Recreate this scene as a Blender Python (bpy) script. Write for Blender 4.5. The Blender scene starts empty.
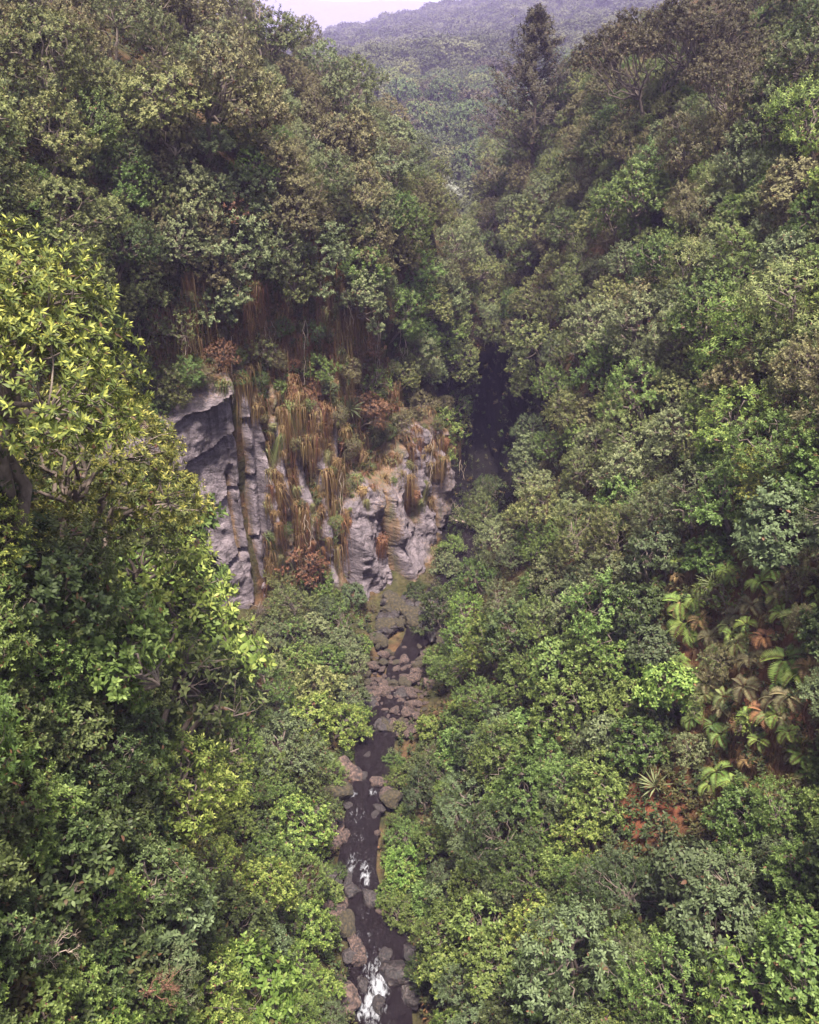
import bpy, math, random
import numpy as np
from mathutils import Vector, Matrix
from mathutils.bvhtree import BVHTree

SC = bpy.context.scene
COL = SC.collection
R = np.random.default_rng(11)
random.seed(11)

# ------------------------------------------------------------------ camera
PITCH, FPX, CAMZ = math.radians(25), 924.0, 30.0
cd = bpy.data.cameras.new('camera')
cam = bpy.data.objects.new('camera', cd)
COL.objects.link(cam)
cam.location = (0, 0, CAMZ)
cam.rotation_euler = (math.radians(90) - PITCH, 0, 0)
cd.sensor_fit = 'VERTICAL'
cd.angle = 2 * math.atan(512 / FPX)
cd.clip_start, cd.clip_end = 0.1, 6000
SC.camera = cam

# ------------------------------------------------------------------ light
SUN_EL, SUN_AZ = math.radians(70), math.radians(172)     # high, from behind the viewer of the viewer
SKY_STRENGTH, SUN_STRENGTH, EXPOSURE = 0.05, 5.0, 2.14
HAZE_DENSITY, HAZE_COLOR = 0.00036, (0.62, 0.52, 1.0)
w = bpy.data.worlds.new('World')
SC.world = w
w.use_nodes = True
nt = w.node_tree
for n in list(nt.nodes): nt.nodes.remove(n)
out = nt.nodes.new('ShaderNodeOutputWorld')
bg = nt.nodes.new('ShaderNodeBackground')
sky = nt.nodes.new('ShaderNodeTexSky')
sky.sky_type = 'NISHITA'
sky.sun_disc = False
sky.sun_elevation, sky.sun_rotation = SUN_EL, SUN_AZ
sky.altitude = 2500
sky.dust_density = 2.0
tc = nt.nodes.new('ShaderNodeTexCoord')
mp = nt.nodes.new('ShaderNodeMapping'); mp.inputs['Scale'].default_value = (2.2, 2.2, 7.0)
mp.inputs['Location'].default_value = (.35, .1, -.25)
cn = nt.nodes.new('ShaderNodeTexNoise'); cn.inputs['Scale'].default_value = 1.6; cn.inputs['Detail'].default_value = 6
cr = nt.nodes.new('ShaderNodeValToRGB')
cr.color_ramp.elements[0].position, cr.color_ramp.elements[1].position = .36, .56
mx = nt.nodes.new('ShaderNodeMixRGB')
mx.inputs['Color2'].default_value = (9.4, 9.8, 10.4, 1)       # overcast cloud deck, in the sky's own units
nt.links.new(tc.outputs['Generated'], mp.inputs['Vector'])
nt.links.new(mp.outputs['Vector'], cn.inputs['Vector'])
nt.links.new(cn.outputs['Fac'], cr.inputs['Fac'])
nt.links.new(cr.outputs['Color'], mx.inputs['Fac'])
nt.links.new(sky.outputs['Color'], mx.inputs['Color1'])
nt.links.new(mx.outputs['Color'], bg.inputs['Color'])
bg.inputs['Strength'].default_value = SKY_STRENGTH
nt.links.new(bg.outputs['Background'], out.inputs['Surface'])

sd = bpy.data.lights.new('sun', 'SUN')
sd.energy, sd.angle, sd.color = SUN_STRENGTH, math.radians(11), (1.0, .92, .82)
sun = bpy.data.objects.new('sun', sd)
COL.objects.link(sun)
sv = Vector((math.sin(SUN_AZ) * math.cos(SUN_EL), math.cos(SUN_AZ) * math.cos(SUN_EL), math.sin(SUN_EL)))
sun.rotation_euler = sv.to_track_quat('Z', 'Y').to_euler()
sun.location = (0, 0, 60)

SC.view_settings.view_transform = 'Standard'
SC.view_settings.look = 'None'
SC.view_settings.exposure = EXPOSURE
SC.view_settings.gamma = 1
SC.view_settings.use_curve_mapping = False
SC.render.engine = 'CYCLES'
SC.cycles.max_bounces = 6
SC.cycles.diffuse_bounces = 2
SC.cycles.transmission_bounces = 3
SC.cycles.volume_bounces = 0
SC.cycles.use_denoising = True

# ------------------------------------------------------------------ rays
CP, SP = math.cos(PITCH), math.sin(PITCH)
def ray(u, v):
    x, y = (u - 409.5) / FPX, -(v - 512) / FPX
    return np.array([x, CP + y * SP, -SP + y * CP])
def project(p):
    d = np.asarray(p, float) - np.array([0, 0, CAMZ])
    z = d[1] * CP - d[2] * SP
    y = d[1] * SP + d[2] * CP
    return 409.5 + FPX * d[0] / z, 512 - FPX * y / z, z
def at_height(u, v, Z):
    d = ray(u, v)
    return np.array([0, 0, CAMZ]) + d * ((Z - CAMZ) / d[2])

# ------------------------------------------------------------------ noise
PERM = np.random.default_rng(5).permutation(256).astype(np.int64)
def _h(ix, iy, iz):
    return PERM[(PERM[(PERM[ix & 255] + iy) & 255] + iz) & 255]
def vnoise(x, y, z):
    x, y, z = np.broadcast_arrays(np.asarray(x, float), np.asarray(y, float), np.asarray(z, float))
    ix, iy, iz = np.floor(x).astype(np.int64), np.floor(y).astype(np.int64), np.floor(z).astype(np.int64)
    fx, fy, fz = x - ix, y - iy, z - iz
    sx, sy, sz = (f * f * f * (f * (f * 6 - 15) + 10) for f in (fx, fy, fz))
    def g(a, b, c): return _h(ix + a, iy + b, iz + c) / 127.5 - 1
    l = lambda a, b, t: a + (b - a) * t
    return l(l(l(g(0,0,0), g(1,0,0), sx), l(g(0,1,0), g(1,1,0), sx), sy), l(l(g(0,0,1), g(1,0,1), sx), l(g(0,1,1), g(1,1,1), sx), sy), sz)
def fbm(x, y, z=0.0, o=4):
    s, a, f = 0, .5, 1.0
    for k in range(o):
        s = s + a * vnoise(np.asarray(x) * f + 17.3 * k, np.asarray(y) * f + 5.1 * k, np.asarray(z) * f + 9.7 * k)
        a *= .5; f *= 2.03
    return s

# ------------------------------------------------------------------ mesh helpers
def mesh_np(name, V, T, attrs=None, smooth=False, quads=None):
    """V (n,3), T (m,3) triangles, quads (k,4)"""
    me = bpy.data.meshes.new(name)
    V = np.asarray(V, np.float32).reshape(-1, 3)
    T = np.zeros((0, 3), np.int32) if T is None else np.asarray(T, np.int32).reshape(-1, 3)
    Q = np.zeros((0, 4), np.int32) if quads is None else np.asarray(quads, np.int32).reshape(-1, 4)
    me.vertices.add(len(V))
    me.vertices.foreach_set('co', V.ravel())
    idx = np.concatenate([T.ravel(), Q.ravel()])
    me.loops.add(len(idx))
    me.loops.foreach_set('vertex_index', idx.astype(np.int32))
    st = np.concatenate([np.arange(len(T)) * 3, len(T) * 3 + np.arange(len(Q)) * 4]).astype(np.int32)
    me.polygons.add(len(st))
    me.polygons.foreach_set('loop_start', st)
    if smooth: me.polygons.foreach_set('use_smooth', np.ones(len(st), bool))
    me.update(calc_edges=True)
    for k, a in (attrs or {}).items():
        at = me.attributes.new(k, 'FLOAT', 'POINT')
        at.data.foreach_set('value', np.asarray(a, np.float32))
    return me
def obj(name, me, mat=None, parent=None):
    o = bpy.data.objects.new(name, me)
    COL.objects.link(o)
    if mat is not None and not me.materials: me.materials.append(mat)
    if parent is not None: o.parent = parent
    return o
def structure(o): o['kind'] = 'structure'; return o
def unit(a): return a / np.maximum(np.linalg.norm(a, axis=-1, keepdims=True), 1e-9)

class Buf:
    def __init__(s): s.V, s.T, s.A, s.B, s.n = [], [], [], [], 0
    def add(s, V, T, rnd, tip):
        s.V.append(V); s.T.append(T + s.n); s.A.append(rnd); s.B.append(tip); s.n += len(V)
    def mesh(s, name, smooth=False):
        return mesh_np(name, np.concatenate(s.V), np.concatenate(s.T), {'rnd': np.concatenate(s.A), 'tip': np.concatenate(s.B)}, smooth)

def leaves(buf, P, D, N, L, W, rnd, tip, droop=.12, fold=.12, hires=False):
    n = len(P)
    D = unit(D); S = unit(np.cross(D, N)); N = unit(np.cross(S, D))
    L = np.broadcast_to(L, n)[:, None]; W = np.broadcast_to(W, n)[:, None]
    if hires:
        m1 = P + D * L * .30 + N * W * fold; m2 = P + D * L * .68 + N * (W * fold - L * droop * .35)
        V = np.stack([P, m1 + S * W * .46, m2 + S * W * .42, P + D * L - N * L * droop, m2 - S * W * .42, m1 - S * W * .46], 1).reshape(-1, 3)
        i = np.arange(n)[:, None] * 6
        T = np.concatenate([i + [0, 1, 5], i + [1, 2, 4], i + [1, 4, 5], i + [2, 3, 4]], 0)
        buf.add(V, T, np.repeat(rnd, 6), np.repeat(np.broadcast_to(tip, n), 6)); return
    mid = P + D * L * .48
    V = np.stack([P, mid + S * W * .5 + N * W * fold, P + D * L - N * L * droop, mid - S * W * .5 + N * W * fold], 1).reshape(-1, 3)
    i = np.arange(n)[:, None] * 4
    T = np.concatenate([i + [0, 1, 2], i + [0, 2, 3]], 0)
    buf.add(V, T, np.repeat(rnd, 4), np.repeat(np.broadcast_to(tip, n), 4))

def sprays(buf, rg, C, A, K, slen, L, asp, spread=1.0, lvar=.3, tipyoung=True, droop=.12):
    """K leaves round each of the twigs that start at C along A"""
    S = len(C)
    A = unit(A)
    ref = np.where(np.abs(A[:, 2:3]) < .9, [[0., 0, 1]], [[1., 0, 0]])
    X = unit(np.cross(A, ref)); Y = np.cross(A, X)
    k = np.arange(K)
    ph = k * 2.39996 + rg.uniform(0, 6.28, (S, 1)) + rg.normal(0, .25, (S, K))
    s = ((k + .5) / K)[None, :] + rg.normal(0, .05, (S, K))
    rad = np.cos(ph)[..., None] * X[:, None] + np.sin(ph)[..., None] * Y[:, None]
    el = (.15 + .75 * s)[..., None] + rg.normal(0, .18, (S, K, 1))
    D = rad * spread + A[:, None] * el
    P = C[:, None] + A[:, None] * (s[..., None] - .5) * slen
    N = A[:, None] * 1.0 + rg.normal(0, .20, (S, K, 3)) + rad * .05
    Ls = L * (1 + rg.uniform(-lvar, lvar, (S, K))) * (1.05 - .45 * np.clip(s, 0, 1))
    rnd = np.clip(rg.uniform(0, 1, (S, K)) * .7 + rg.uniform(0, .3, (S, 1)), 0, 1)
    tip = np.clip(s, 0, 1) if tipyoung else np.zeros_like(s)
    leaves(buf, P.reshape(-1, 3), D.reshape(-1, 3), N.reshape(-1, 3), Ls.ravel(), Ls.ravel() * asp, rnd.ravel(), tip.ravel(), droop, hires=L > .13)

class Tubes:
    def __init__(s): s.V, s.Q, s.n = [], [], 0
    def add(s, pts, r0, r1, sides=5):
        pts = np.asarray(pts, float); m = len(pts)
        t = unit(np.gradient(pts, axis=0))
        ref = np.array([.31, .77, .55]) if abs(t[0] @ [.31, .77, .55]) < .9 else np.array([1., 0, 0])
        x = unit(np.cross(t, ref)); y = np.cross(t, x)
        a = np.arange(sides) * 2 * math.pi / sides
        r = np.linspace(r0, r1, m)[:, None, None]
        V = pts[:, None] + r * (np.cos(a)[None, :, None] * x[:, None] + np.sin(a)[None, :, None] * y[:, None])
        i = np.arange(m - 1)[:, None] * sides; j = np.arange(sides)[None]; jn = (j + 1) % sides
        s.V.append(V.reshape(-1, 3))
        s.Q.append(np.stack([i + j, i + jn, i + sides + jn, i + sides + j], -1).reshape(-1, 4) + s.n)
        s.n += m * sides
    def mesh(s, name): return mesh_np(name, np.concatenate(s.V), None, quads=np.concatenate(s.Q), smooth=True)
def bent(rg, a, b, n=5, wob=.1, sag=0.0):
    a, b = np.asarray(a, float), np.asarray(b, float)
    t = np.linspace(0, 1, n)[:, None]
    L = np.linalg.norm(b - a)
    off = rg.normal(0, wob * L, (n, 3)) * np.sin(t * math.pi)
    p = a + (b - a) * t + off
    p[:, 2] += sag * L * np.sin(t[:, 0] * math.pi)
    return p

# ------------------------------------------------------------------ materials
def new_mat(name):
    m = bpy.data.materials.new(name); m.use_nodes = True
    for n in list(m.node_tree.nodes): m.node_tree.nodes.remove(n)
    return m, m.node_tree.nodes, m.node_tree.links
def node(N, t, **kw):
    n = N.new(t)
    for k, v in kw.items():
        if k in n.inputs: n.inputs[k].default_value = v
        else: setattr(n, k, v)
    return n
def ramp(N, stops, interp='LINEAR'):
    r = N.new('ShaderNodeValToRGB'); r.color_ramp.interpolation = interp
    e = r.color_ramp.elements
    while len(e) < len(stops): e.new(.5)
    for x, (p, c) in zip(e, stops): x.position = p; x.color = (*c, 1) if len(c) == 3 else c
    return r
def leaf_mat(name, dark, mid, light, young=None, dead=None, dead_amt=.08, gloss=.16, transl=.22, hue=.03):
    m, N, L = new_mat(name)
    at = node(N, 'ShaderNodeAttribute', attribute_name='rnd')
    tp = node(N, 'ShaderNodeAttribute', attribute_name='tip')
    st = [(0, dead or dark), (dead_amt, dead or dark), (dead_amt + .04, dark), (.55, mid), (1, light)]
    r = ramp(N, st)
    L.new(at.outputs['Fac'], r.inputs['Fac'])
    col = r.outputs['Color']
    if young:
        mr = node(N, 'ShaderNodeMapRange'); mr.inputs['From Min'].default_value = .62; mr.inputs['From Max'].default_value = .9
        L.new(tp.outputs['Fac'], mr.inputs['Value'])
        my = node(N, 'ShaderNodeMixRGB'); my.inputs['Color2'].default_value = (*young, 1)
        L.new(mr.outputs['Result'], my.inputs['Fac']); L.new(col, my.inputs['Color1'])
        col = my.outputs['Color']
    oi = node(N, 'ShaderNodeObjectInfo')
    hs = node(N, 'ShaderNodeHueSaturation')
    m1 = node(N, 'ShaderNodeMapRange'); m1.inputs['To Min'].default_value = .5 - hue; m1.inputs['To Max'].default_value = .5 + hue * .2
    L.new(oi.outputs['Random'], m1.inputs['Value']); L.new(m1.outputs['Result'], hs.inputs['Hue'])
    wn = node(N, 'ShaderNodeTexWhiteNoise', noise_dimensions='1D'); L.new(oi.outputs['Random'], wn.inputs['W'])
    m2 = node(N, 'ShaderNodeMapRange'); m2.inputs['To Min'].default_value = .72; m2.inputs['To Max'].default_value = 1.3
    L.new(wn.outputs['Value'], m2.inputs['Value']); L.new(m2.outputs['Result'], hs.inputs['Value'])
    L.new(col, hs.inputs['Color'])
    p = node(N, 'ShaderNodeBsdfPrincipled', Roughness=.55)
    p.inputs['Specular IOR Level'].default_value = gloss
    t = node(N, 'ShaderNodeBsdfTranslucent')
    mix = node(N, 'ShaderNodeMixShader'); mix.inputs['Fac'].default_value = transl
    o = node(N, 'ShaderNodeOutputMaterial')
    L.new(hs.outputs['Color'], p.inputs['Base Color']); L.new(hs.outputs['Color'], t.inputs['Color'])
    L.new(p.outputs[0], mix.inputs[1]); L.new(t.outputs[0], mix.inputs[2]); L.new(mix.outputs[0], o.inputs['Surface'])
    return m
def rough_mat(name, stops, scale=3.0, bump=.3, rough=.85, stretch=(1, 1, 1), detail=8):
    m, N, L = new_mat(name)
    tcn = node(N, 'ShaderNodeTexCoord')
    mpp = node(N, 'ShaderNodeMapping'); mpp.inputs['Scale'].default_value = stretch
    L.new(tcn.outputs['Object'], mpp.inputs['Vector'])
    nz = node(N, 'ShaderNodeTexNoise', Scale=scale, Detail=detail, Roughness=.62)
    L.new(mpp.outputs['Vector'], nz.inputs['Vector'])
    r = ramp(N, stops); L.new(nz.outputs['Fac'], r.inputs['Fac'])
    b = node(N, 'ShaderNodeBump', Strength=bump, Distance=.1); L.new(nz.outputs['Fac'], b.inputs['Height'])
    p = node(N, 'ShaderNodeBsdfPrincipled', Roughness=rough)
    o = node(N, 'ShaderNodeOutputMaterial')
    L.new(r.outputs['Color'], p.inputs['Base Color']); L.new(b.outputs['Normal'], p.inputs['Normal']); L.new(p.outputs[0], o.inputs['Surface'])
    return m

DEAD = (.10, .055, .03)
LEAF = {
 'fresh green':  leaf_mat('leaf_fresh_green', (.040, .068, .014), (.075, .118, .024), (.120, .168, .038), (.15, .19, .045), DEAD),
 'bright green': leaf_mat('leaf_bright_green', (.040, .075, .014), (.075, .130, .024), (.115, .185, .036), (.14, .20, .045), DEAD, .04),
 'mid green':    leaf_mat('leaf_mid_green', (.032, .056, .013), (.058, .094, .022), (.092, .138, .036), (.11, .155, .042), DEAD),
 'dark green':   leaf_mat('leaf_dark_green', (.020, .032, .010), (.038, .056, .018), (.064, .086, .030), (.075, .10, .034), DEAD),
 'grey-green':   leaf_mat('leaf_grey_green', (.046, .060, .024), (.080, .099, .043), (.126, .150, .072), (.14, .16, .075), DEAD),
 'blue-green':   leaf_mat('leaf_blue_green', (.036, .052, .022), (.064, .086, .038), (.104, .132, .064), None, DEAD, .05),
 'olive':        leaf_mat('leaf_olive', (.042, .054, .018), (.076, .094, .031), (.122, .142, .050), (.14, .15, .055), DEAD, .06),
 'brown-olive':  leaf_mat('leaf_brown_olive', (.050, .046, .022), (.088, .080, .038), (.135, .122, .058), (.15, .14, .06), DEAD, .1, hue=.015),
 'yellow-green': leaf_mat('leaf_yellow_green', (.050, .070, .018), (.090, .115, .026), (.16, .18, .04), (.29, .30, .06), DEAD, .08),
 'russet':       leaf_mat('leaf_russet', (.060, .034, .020), (.105, .060, .034), (.17, .095, .048), (.19, .09, .045), DEAD, .1, hue=.01),
 'pale':         leaf_mat('leaf_pale', (.12, .13, .10), (.24, .25, .21), (.42, .42, .38), None, DEAD, .05),
 'golden-brown': leaf_mat('blade_golden_brown', (.062, .041, .018), (.128, .084, .034), (.21, .150, .062), None, DEAD, .1, hue=.01),
 'rust-brown':   leaf_mat('blade_rust_brown', (.068, .032, .017), (.145, .068, .032), (.22, .115, .050), None, DEAD, .1, hue=.01),
 'straw-green':  leaf_mat('blade_straw_green', (.055, .060, .024), (.105, .115, .045), (.19, .18, .08), None, DEAD, .1),
}
BARK = rough_mat('bark', [(.3, (.045, .032, .026)), (.55, (.11, .082, .065)), (.75, (.20, .165, .135))], 9, .5, .9, (1, 1, .3))
PALE_BARK = rough_mat('pale_bark', [(.3, (.16, .12, .09)), (.55, (.30, .23, .18)), (.75, (.42, .35, .29))], 9, .4, .9, (1, 1, .3))
RED_BARK = rough_mat('red_bark', [(.3, (.07, .03, .02)), (.55, (.16, .075, .045)), (.75, (.26, .14, .09))], 9, .4, .9, (1, 1, .3))
BOULDER = rough_mat('boulder_stone', [(.38, (.008, .005, .005)), (.47, (.030, .018, .015)), (.55, (.062, .037, .029)), (.66, (.11, .070, .056))], 4.2, 1.2, .9)
WET_BOULDER = rough_mat('wet_boulder_stone', [(.38, (.005, .004, .004)), (.5, (.016, .011, .011)), (.64, (.045, .033, .030))], 4.0, 1.2, .55)
MOSS_BOULDER = rough_mat('mossy_boulder_stone', [(.36, (.008, .006, .004)), (.46, (.018, .014, .006)), (.56, (.034, .025, .010)), (.66, (.06, .040, .024))], 5.0, 1.2, .95)

def ground_mat():
    m, N, L = new_mat('slope_soil')
    tcn = node(N, 'ShaderNodeTexCoord')
    a = node(N, 'ShaderNodeTexNoise', Scale=.45, Detail=9, Roughness=.65)
    b = node(N, 'ShaderNodeTexNoise', Scale=3.5, Detail=8, Roughness=.7)
    L.new(tcn.outputs['Object'], a.inputs['Vector']); L.new(tcn.outputs['Object'], b.inputs['Vector'])
    r1 = ramp(N, [(.3, (.022, .030, .012)), (.5, (.045, .040, .020)), (.62, (.075, .045, .026)), (.8, (.05, .055, .02))])
    r2 = ramp(N, [(.3, (.25, .25, .25)), (.7, (1.5, 1.4, 1.3))])
    L.new(a.outputs['Fac'], r1.inputs['Fac']); L.new(b.outputs['Fac'], r2.inputs['Fac'])
    mm = node(N, 'ShaderNodeMixRGB', blend_type='MULTIPLY', Fac=1.0)
    L.new(r1.outputs[0], mm.inputs[1]); L.new(r2.outputs[0], mm.inputs[2])
    red = node(N, 'ShaderNodeAttribute', attribute_name='red')
    mr = node(N, 'ShaderNodeMixRGB'); mr.inputs['Color2'].default_value = (.14, .048, .026, 1)
    L.new(red.outputs['Fac'], mr.inputs['Fac']); L.new(mm.outputs[0], mr.inputs['Color1'])
    wt = node(N, 'ShaderNodeAttribute', attribute_name='wet')                # shade of the slot, painted into the soil colour
    shade_mix = node(N, 'ShaderNodeMixRGB'); shade_mix.inputs['Color2'].default_value = (.006, .005, .005, 1)  # near-black tone standing in for deep shade
    L.new(wt.outputs['Fac'], shade_mix.inputs['Fac']); L.new(mr.outputs[0], shade_mix.inputs['Color1']); mr = shade_mix
    bp = node(N, 'ShaderNodeBump', Strength=.8, Distance=.25); L.new(b.outputs['Fac'], bp.inputs['Height'])
    p = node(N, 'ShaderNodeBsdfPrincipled', Roughness=.95); p.inputs['Specular IOR Level'].default_value = .06
    o = node(N, 'ShaderNodeOutputMaterial')
    L.new(mr.outputs[0], p.inputs['Base Color']); L.new(bp.outputs[0], p.inputs['Normal']); L.new(p.outputs[0], o.inputs['Surface'])
    return m
def rock_mat():
    m, N, L = new_mat('grey_cliff_rock')
    tcn = node(N, 'ShaderNodeTexCoord')
    mp1 = node(N, 'ShaderNodeMapping'); mp1.inputs['Rotation'].default_value = (0, math.radians(-22), 0); mp1.inputs['Scale'].default_value = (.6, .6, 1.25)
    L.new(tcn.outputs['Object'], mp1.inputs['Vector'])
    bed = node(N, 'ShaderNodeTexNoise', Scale=2.2, Detail=10, Roughness=.66, Distortion=.5); L.new(mp1.outputs[0], bed.inputs['Vector'])
    mp2 = node(N, 'ShaderNodeMapping'); mp2.inputs['Scale'].default_value = (1.8, 1.8, .16)
    L.new(tcn.outputs['Object'], mp2.inputs['Vector'])
    stn = node(N, 'ShaderNodeTexNoise', Scale=1.5, Detail=7, Roughness=.6); L.new(mp2.outputs[0], stn.inputs['Vector'])
    fine = node(N, 'ShaderNodeTexNoise', Scale=9, Detail=9, Roughness=.7); L.new(tcn.outputs['Object'], fine.inputs['Vector'])
    r1 = ramp(N, [(.25, (.05, .041, .045)), (.42, (.090, .073, .083)), (.55, (.140, .113, .126)), (.75, (.195, .163, .176))])
    L.new(bed.outputs['Fac'], r1.inputs['Fac'])
    r2 = ramp(N, [(.30, (.30, .26, .25)), (.45, (.9, .88, .88)), (.7, (1.1, 1.08, 1.08))]); L.new(stn.outputs['Fac'], r2.inputs['Fac'])
    r3 = ramp(N, [(.25, (.55, .52, .52)), (.6, (1.1, 1.1, 1.1))]); L.new(fine.outputs['Fac'], r3.inputs['Fac'])
    a = node(N, 'ShaderNodeMixRGB', blend_type='MULTIPLY', Fac=1.0); L.new(r1.outputs[0], a.inputs[1]); L.new(r2.outputs[0], a.inputs[2])
    b = node(N, 'ShaderNodeMixRGB', blend_type='MULTIPLY', Fac=1.0); L.new(a.outputs[0], b.inputs[1]); L.new(r3.outputs[0], b.inputs[2])
    mo = node(N, 'ShaderNodeAttribute', attribute_name='moss')
    fm = node(N, 'ShaderNodeMath', operation='MULTIPLY_ADD'); L.new(fine.outputs['Fac'], fm.inputs[0]); fm.inputs[1].default_value = 1.3; fm.inputs[2].default_value = -.65
    ad = node(N, 'ShaderNodeMath', operation='ADD', use_clamp=True); L.new(mo.outputs['Fac'], ad.inputs[0]); L.new(fm.outputs[0], ad.inputs[1])
    mr = ramp(N, [(.35, (0, 0, 0)), (.6, (1, 1, 1))]); L.new(ad.outputs[0], mr.inputs['Fac'])
    mc = ramp(N, [(.35, (.05, .045, .018)), (.55, (.10, .055, .028)), (.7, (.15, .09, .04))]); L.new(stn.outputs['Fac'], mc.inputs['Fac'])
    c = node(N, 'ShaderNodeMixRGB'); L.new(mr.outputs[0], c.inputs['Fac']); L.new(b.outputs[0], c.inputs[1]); L.new(mc.outputs[0], c.inputs[2])
    vo = node(N, 'ShaderNodeTexVoronoi', feature='DISTANCE_TO_EDGE', Scale=.55); L.new(bed.outputs['Color'], vo.inputs['Vector'])
    wv_ = node(N, 'ShaderNodeMixRGB', blend_type='ADD', Fac=1.0); L.new(mp1.outputs[0], wv_.inputs[1]); L.new(fine.outputs['Color'], wv_.inputs[2])
    L.new(wv_.outputs[0], vo.inputs['Vector'])
    ck = ramp(N, [(.0, (.12, .10, .10)), (.035, (1, 1, 1))]); L.new(vo.outputs['Distance'], ck.inputs['Fac'])
    cm_ = node(N, 'ShaderNodeMixRGB', blend_type='MULTIPLY', Fac=.8); L.new(c.outputs[0], cm_.inputs[1]); L.new(ck.outputs[0], cm_.inputs[2]); c = cm_
    hsum = node(N, 'ShaderNodeMath', operation='ADD'); L.new(bed.outputs['Fac'], hsum.inputs[0])
    hm = node(N, 'ShaderNodeMath', operation='MULTIPLY'); L.new(fine.outputs['Fac'], hm.inputs[0]); hm.inputs[1].default_value = .45; L.new(hm.outputs[0], hsum.inputs[1])
    bp = node(N, 'ShaderNodeBump', Strength=.9, Distance=.22); L.new(hsum.outputs[0], bp.inputs['Height'])
    p = node(N, 'ShaderNodeBsdfPrincipled', Roughness=.72)
    o = node(N, 'ShaderNodeOutputMaterial')
    L.new(c.outputs[0], p.inputs['Base Color']); L.new(bp.outputs[0], p.inputs['Normal']); L.new(p.outputs[0], o.inputs['Surface'])
    return m
def water_mat():
    m, N, L = new_mat('stream_water')
    tcn = node(N, 'ShaderNodeTexCoord')
    mpp = node(N, 'ShaderNodeMapping'); mpp.inputs['Scale'].default_value = (1.6, .75, 1)
    L.new(tcn.outputs['Object'], mpp.inputs['Vector'])
    nz = node(N, 'ShaderNodeTexNoise', Scale=2.6, Detail=7, Roughness=.62, Distortion=.8); L.new(mpp.outputs[0], nz.inputs['Vector'])
    fz = node(N, 'ShaderNodeTexNoise', Scale=4.5, Detail=8, Roughness=.7, Distortion=.6); L.new(mpp.outputs[0], fz.inputs['Vector'])
    fo = node(N, 'ShaderNodeAttribute', attribute_name='foam')
    ma = node(N, 'ShaderNodeMath', operation='MULTIPLY_ADD'); L.new(fz.outputs['Fac'], ma.inputs[0]); ma.inputs[1].default_value = 4.2; ma.inputs[2].default_value = -2.75
    ad = node(N, 'ShaderNodeMath', operation='ADD', use_clamp=True); L.new(ma.outputs[0], ad.inputs[0]); L.new(fo.outputs['Fac'], ad.inputs[1])
    fr = ramp(N, [(.1, (0, 0, 0)), (1.0, (1, 1, 1))]); L.new(ad.outputs[0], fr.inputs['Fac'])
    bp = node(N, 'ShaderNodeBump', Strength=1.0, Distance=.5); L.new(nz.outputs['Fac'], bp.inputs['Height'])
    p = node(N, 'ShaderNodeBsdfPrincipled', Roughness=.1); p.inputs['Base Color'].default_value = (.010, .007, .008, 1); p.inputs['IOR'].default_value = 1.33
    q = node(N, 'ShaderNodeBsdfPrincipled', Roughness=.6); q.inputs['Base Color'].default_value = (.17, .175, .195, 1)
    mix = node(N, 'ShaderNodeMixShader'); L.new(fr.outputs[0], mix.inputs[0]); L.new(p.outputs[0], mix.inputs[1]); L.new(q.outputs[0], mix.inputs[2])
    L.new(bp.outputs[0], p.inputs['Normal'])
    o = node(N, 'ShaderNodeOutputMaterial'); L.new(mix.outputs[0], o.inputs['Surface'])
    return m

# ------------------------------------------------------------------ stream course
SPX = [(378, 1024, -.9), (378, 985, -.7), (382, 940, -.1), (362, 900, .15), (356, 870, .4), (362, 820, .9), (373, 770, 1.1), (375, 740, 1.3),
       (392, 690, 1.5), (402, 660, 1.9), (420, 635, 2.0), (446, 598, 2.2), (470, 555, 2.4), (486, 515, 2.8)]
SP3 = np.array([(-.9, 8, -2.2), (-1.0, 16, -1.5)] + [tuple(at_height(u, v, z)) for u, v, z in SPX] + [(6.0, 75, 3.6), (5.0, 90, 4.6), (4.2, 105, 6.2), (5, 132, 9)])
def stream_x(y): return np.interp(y, SP3[:, 1], SP3[:, 0])
def stream_z(y): return np.interp(y, SP3[:, 1], SP3[:, 2])

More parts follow.
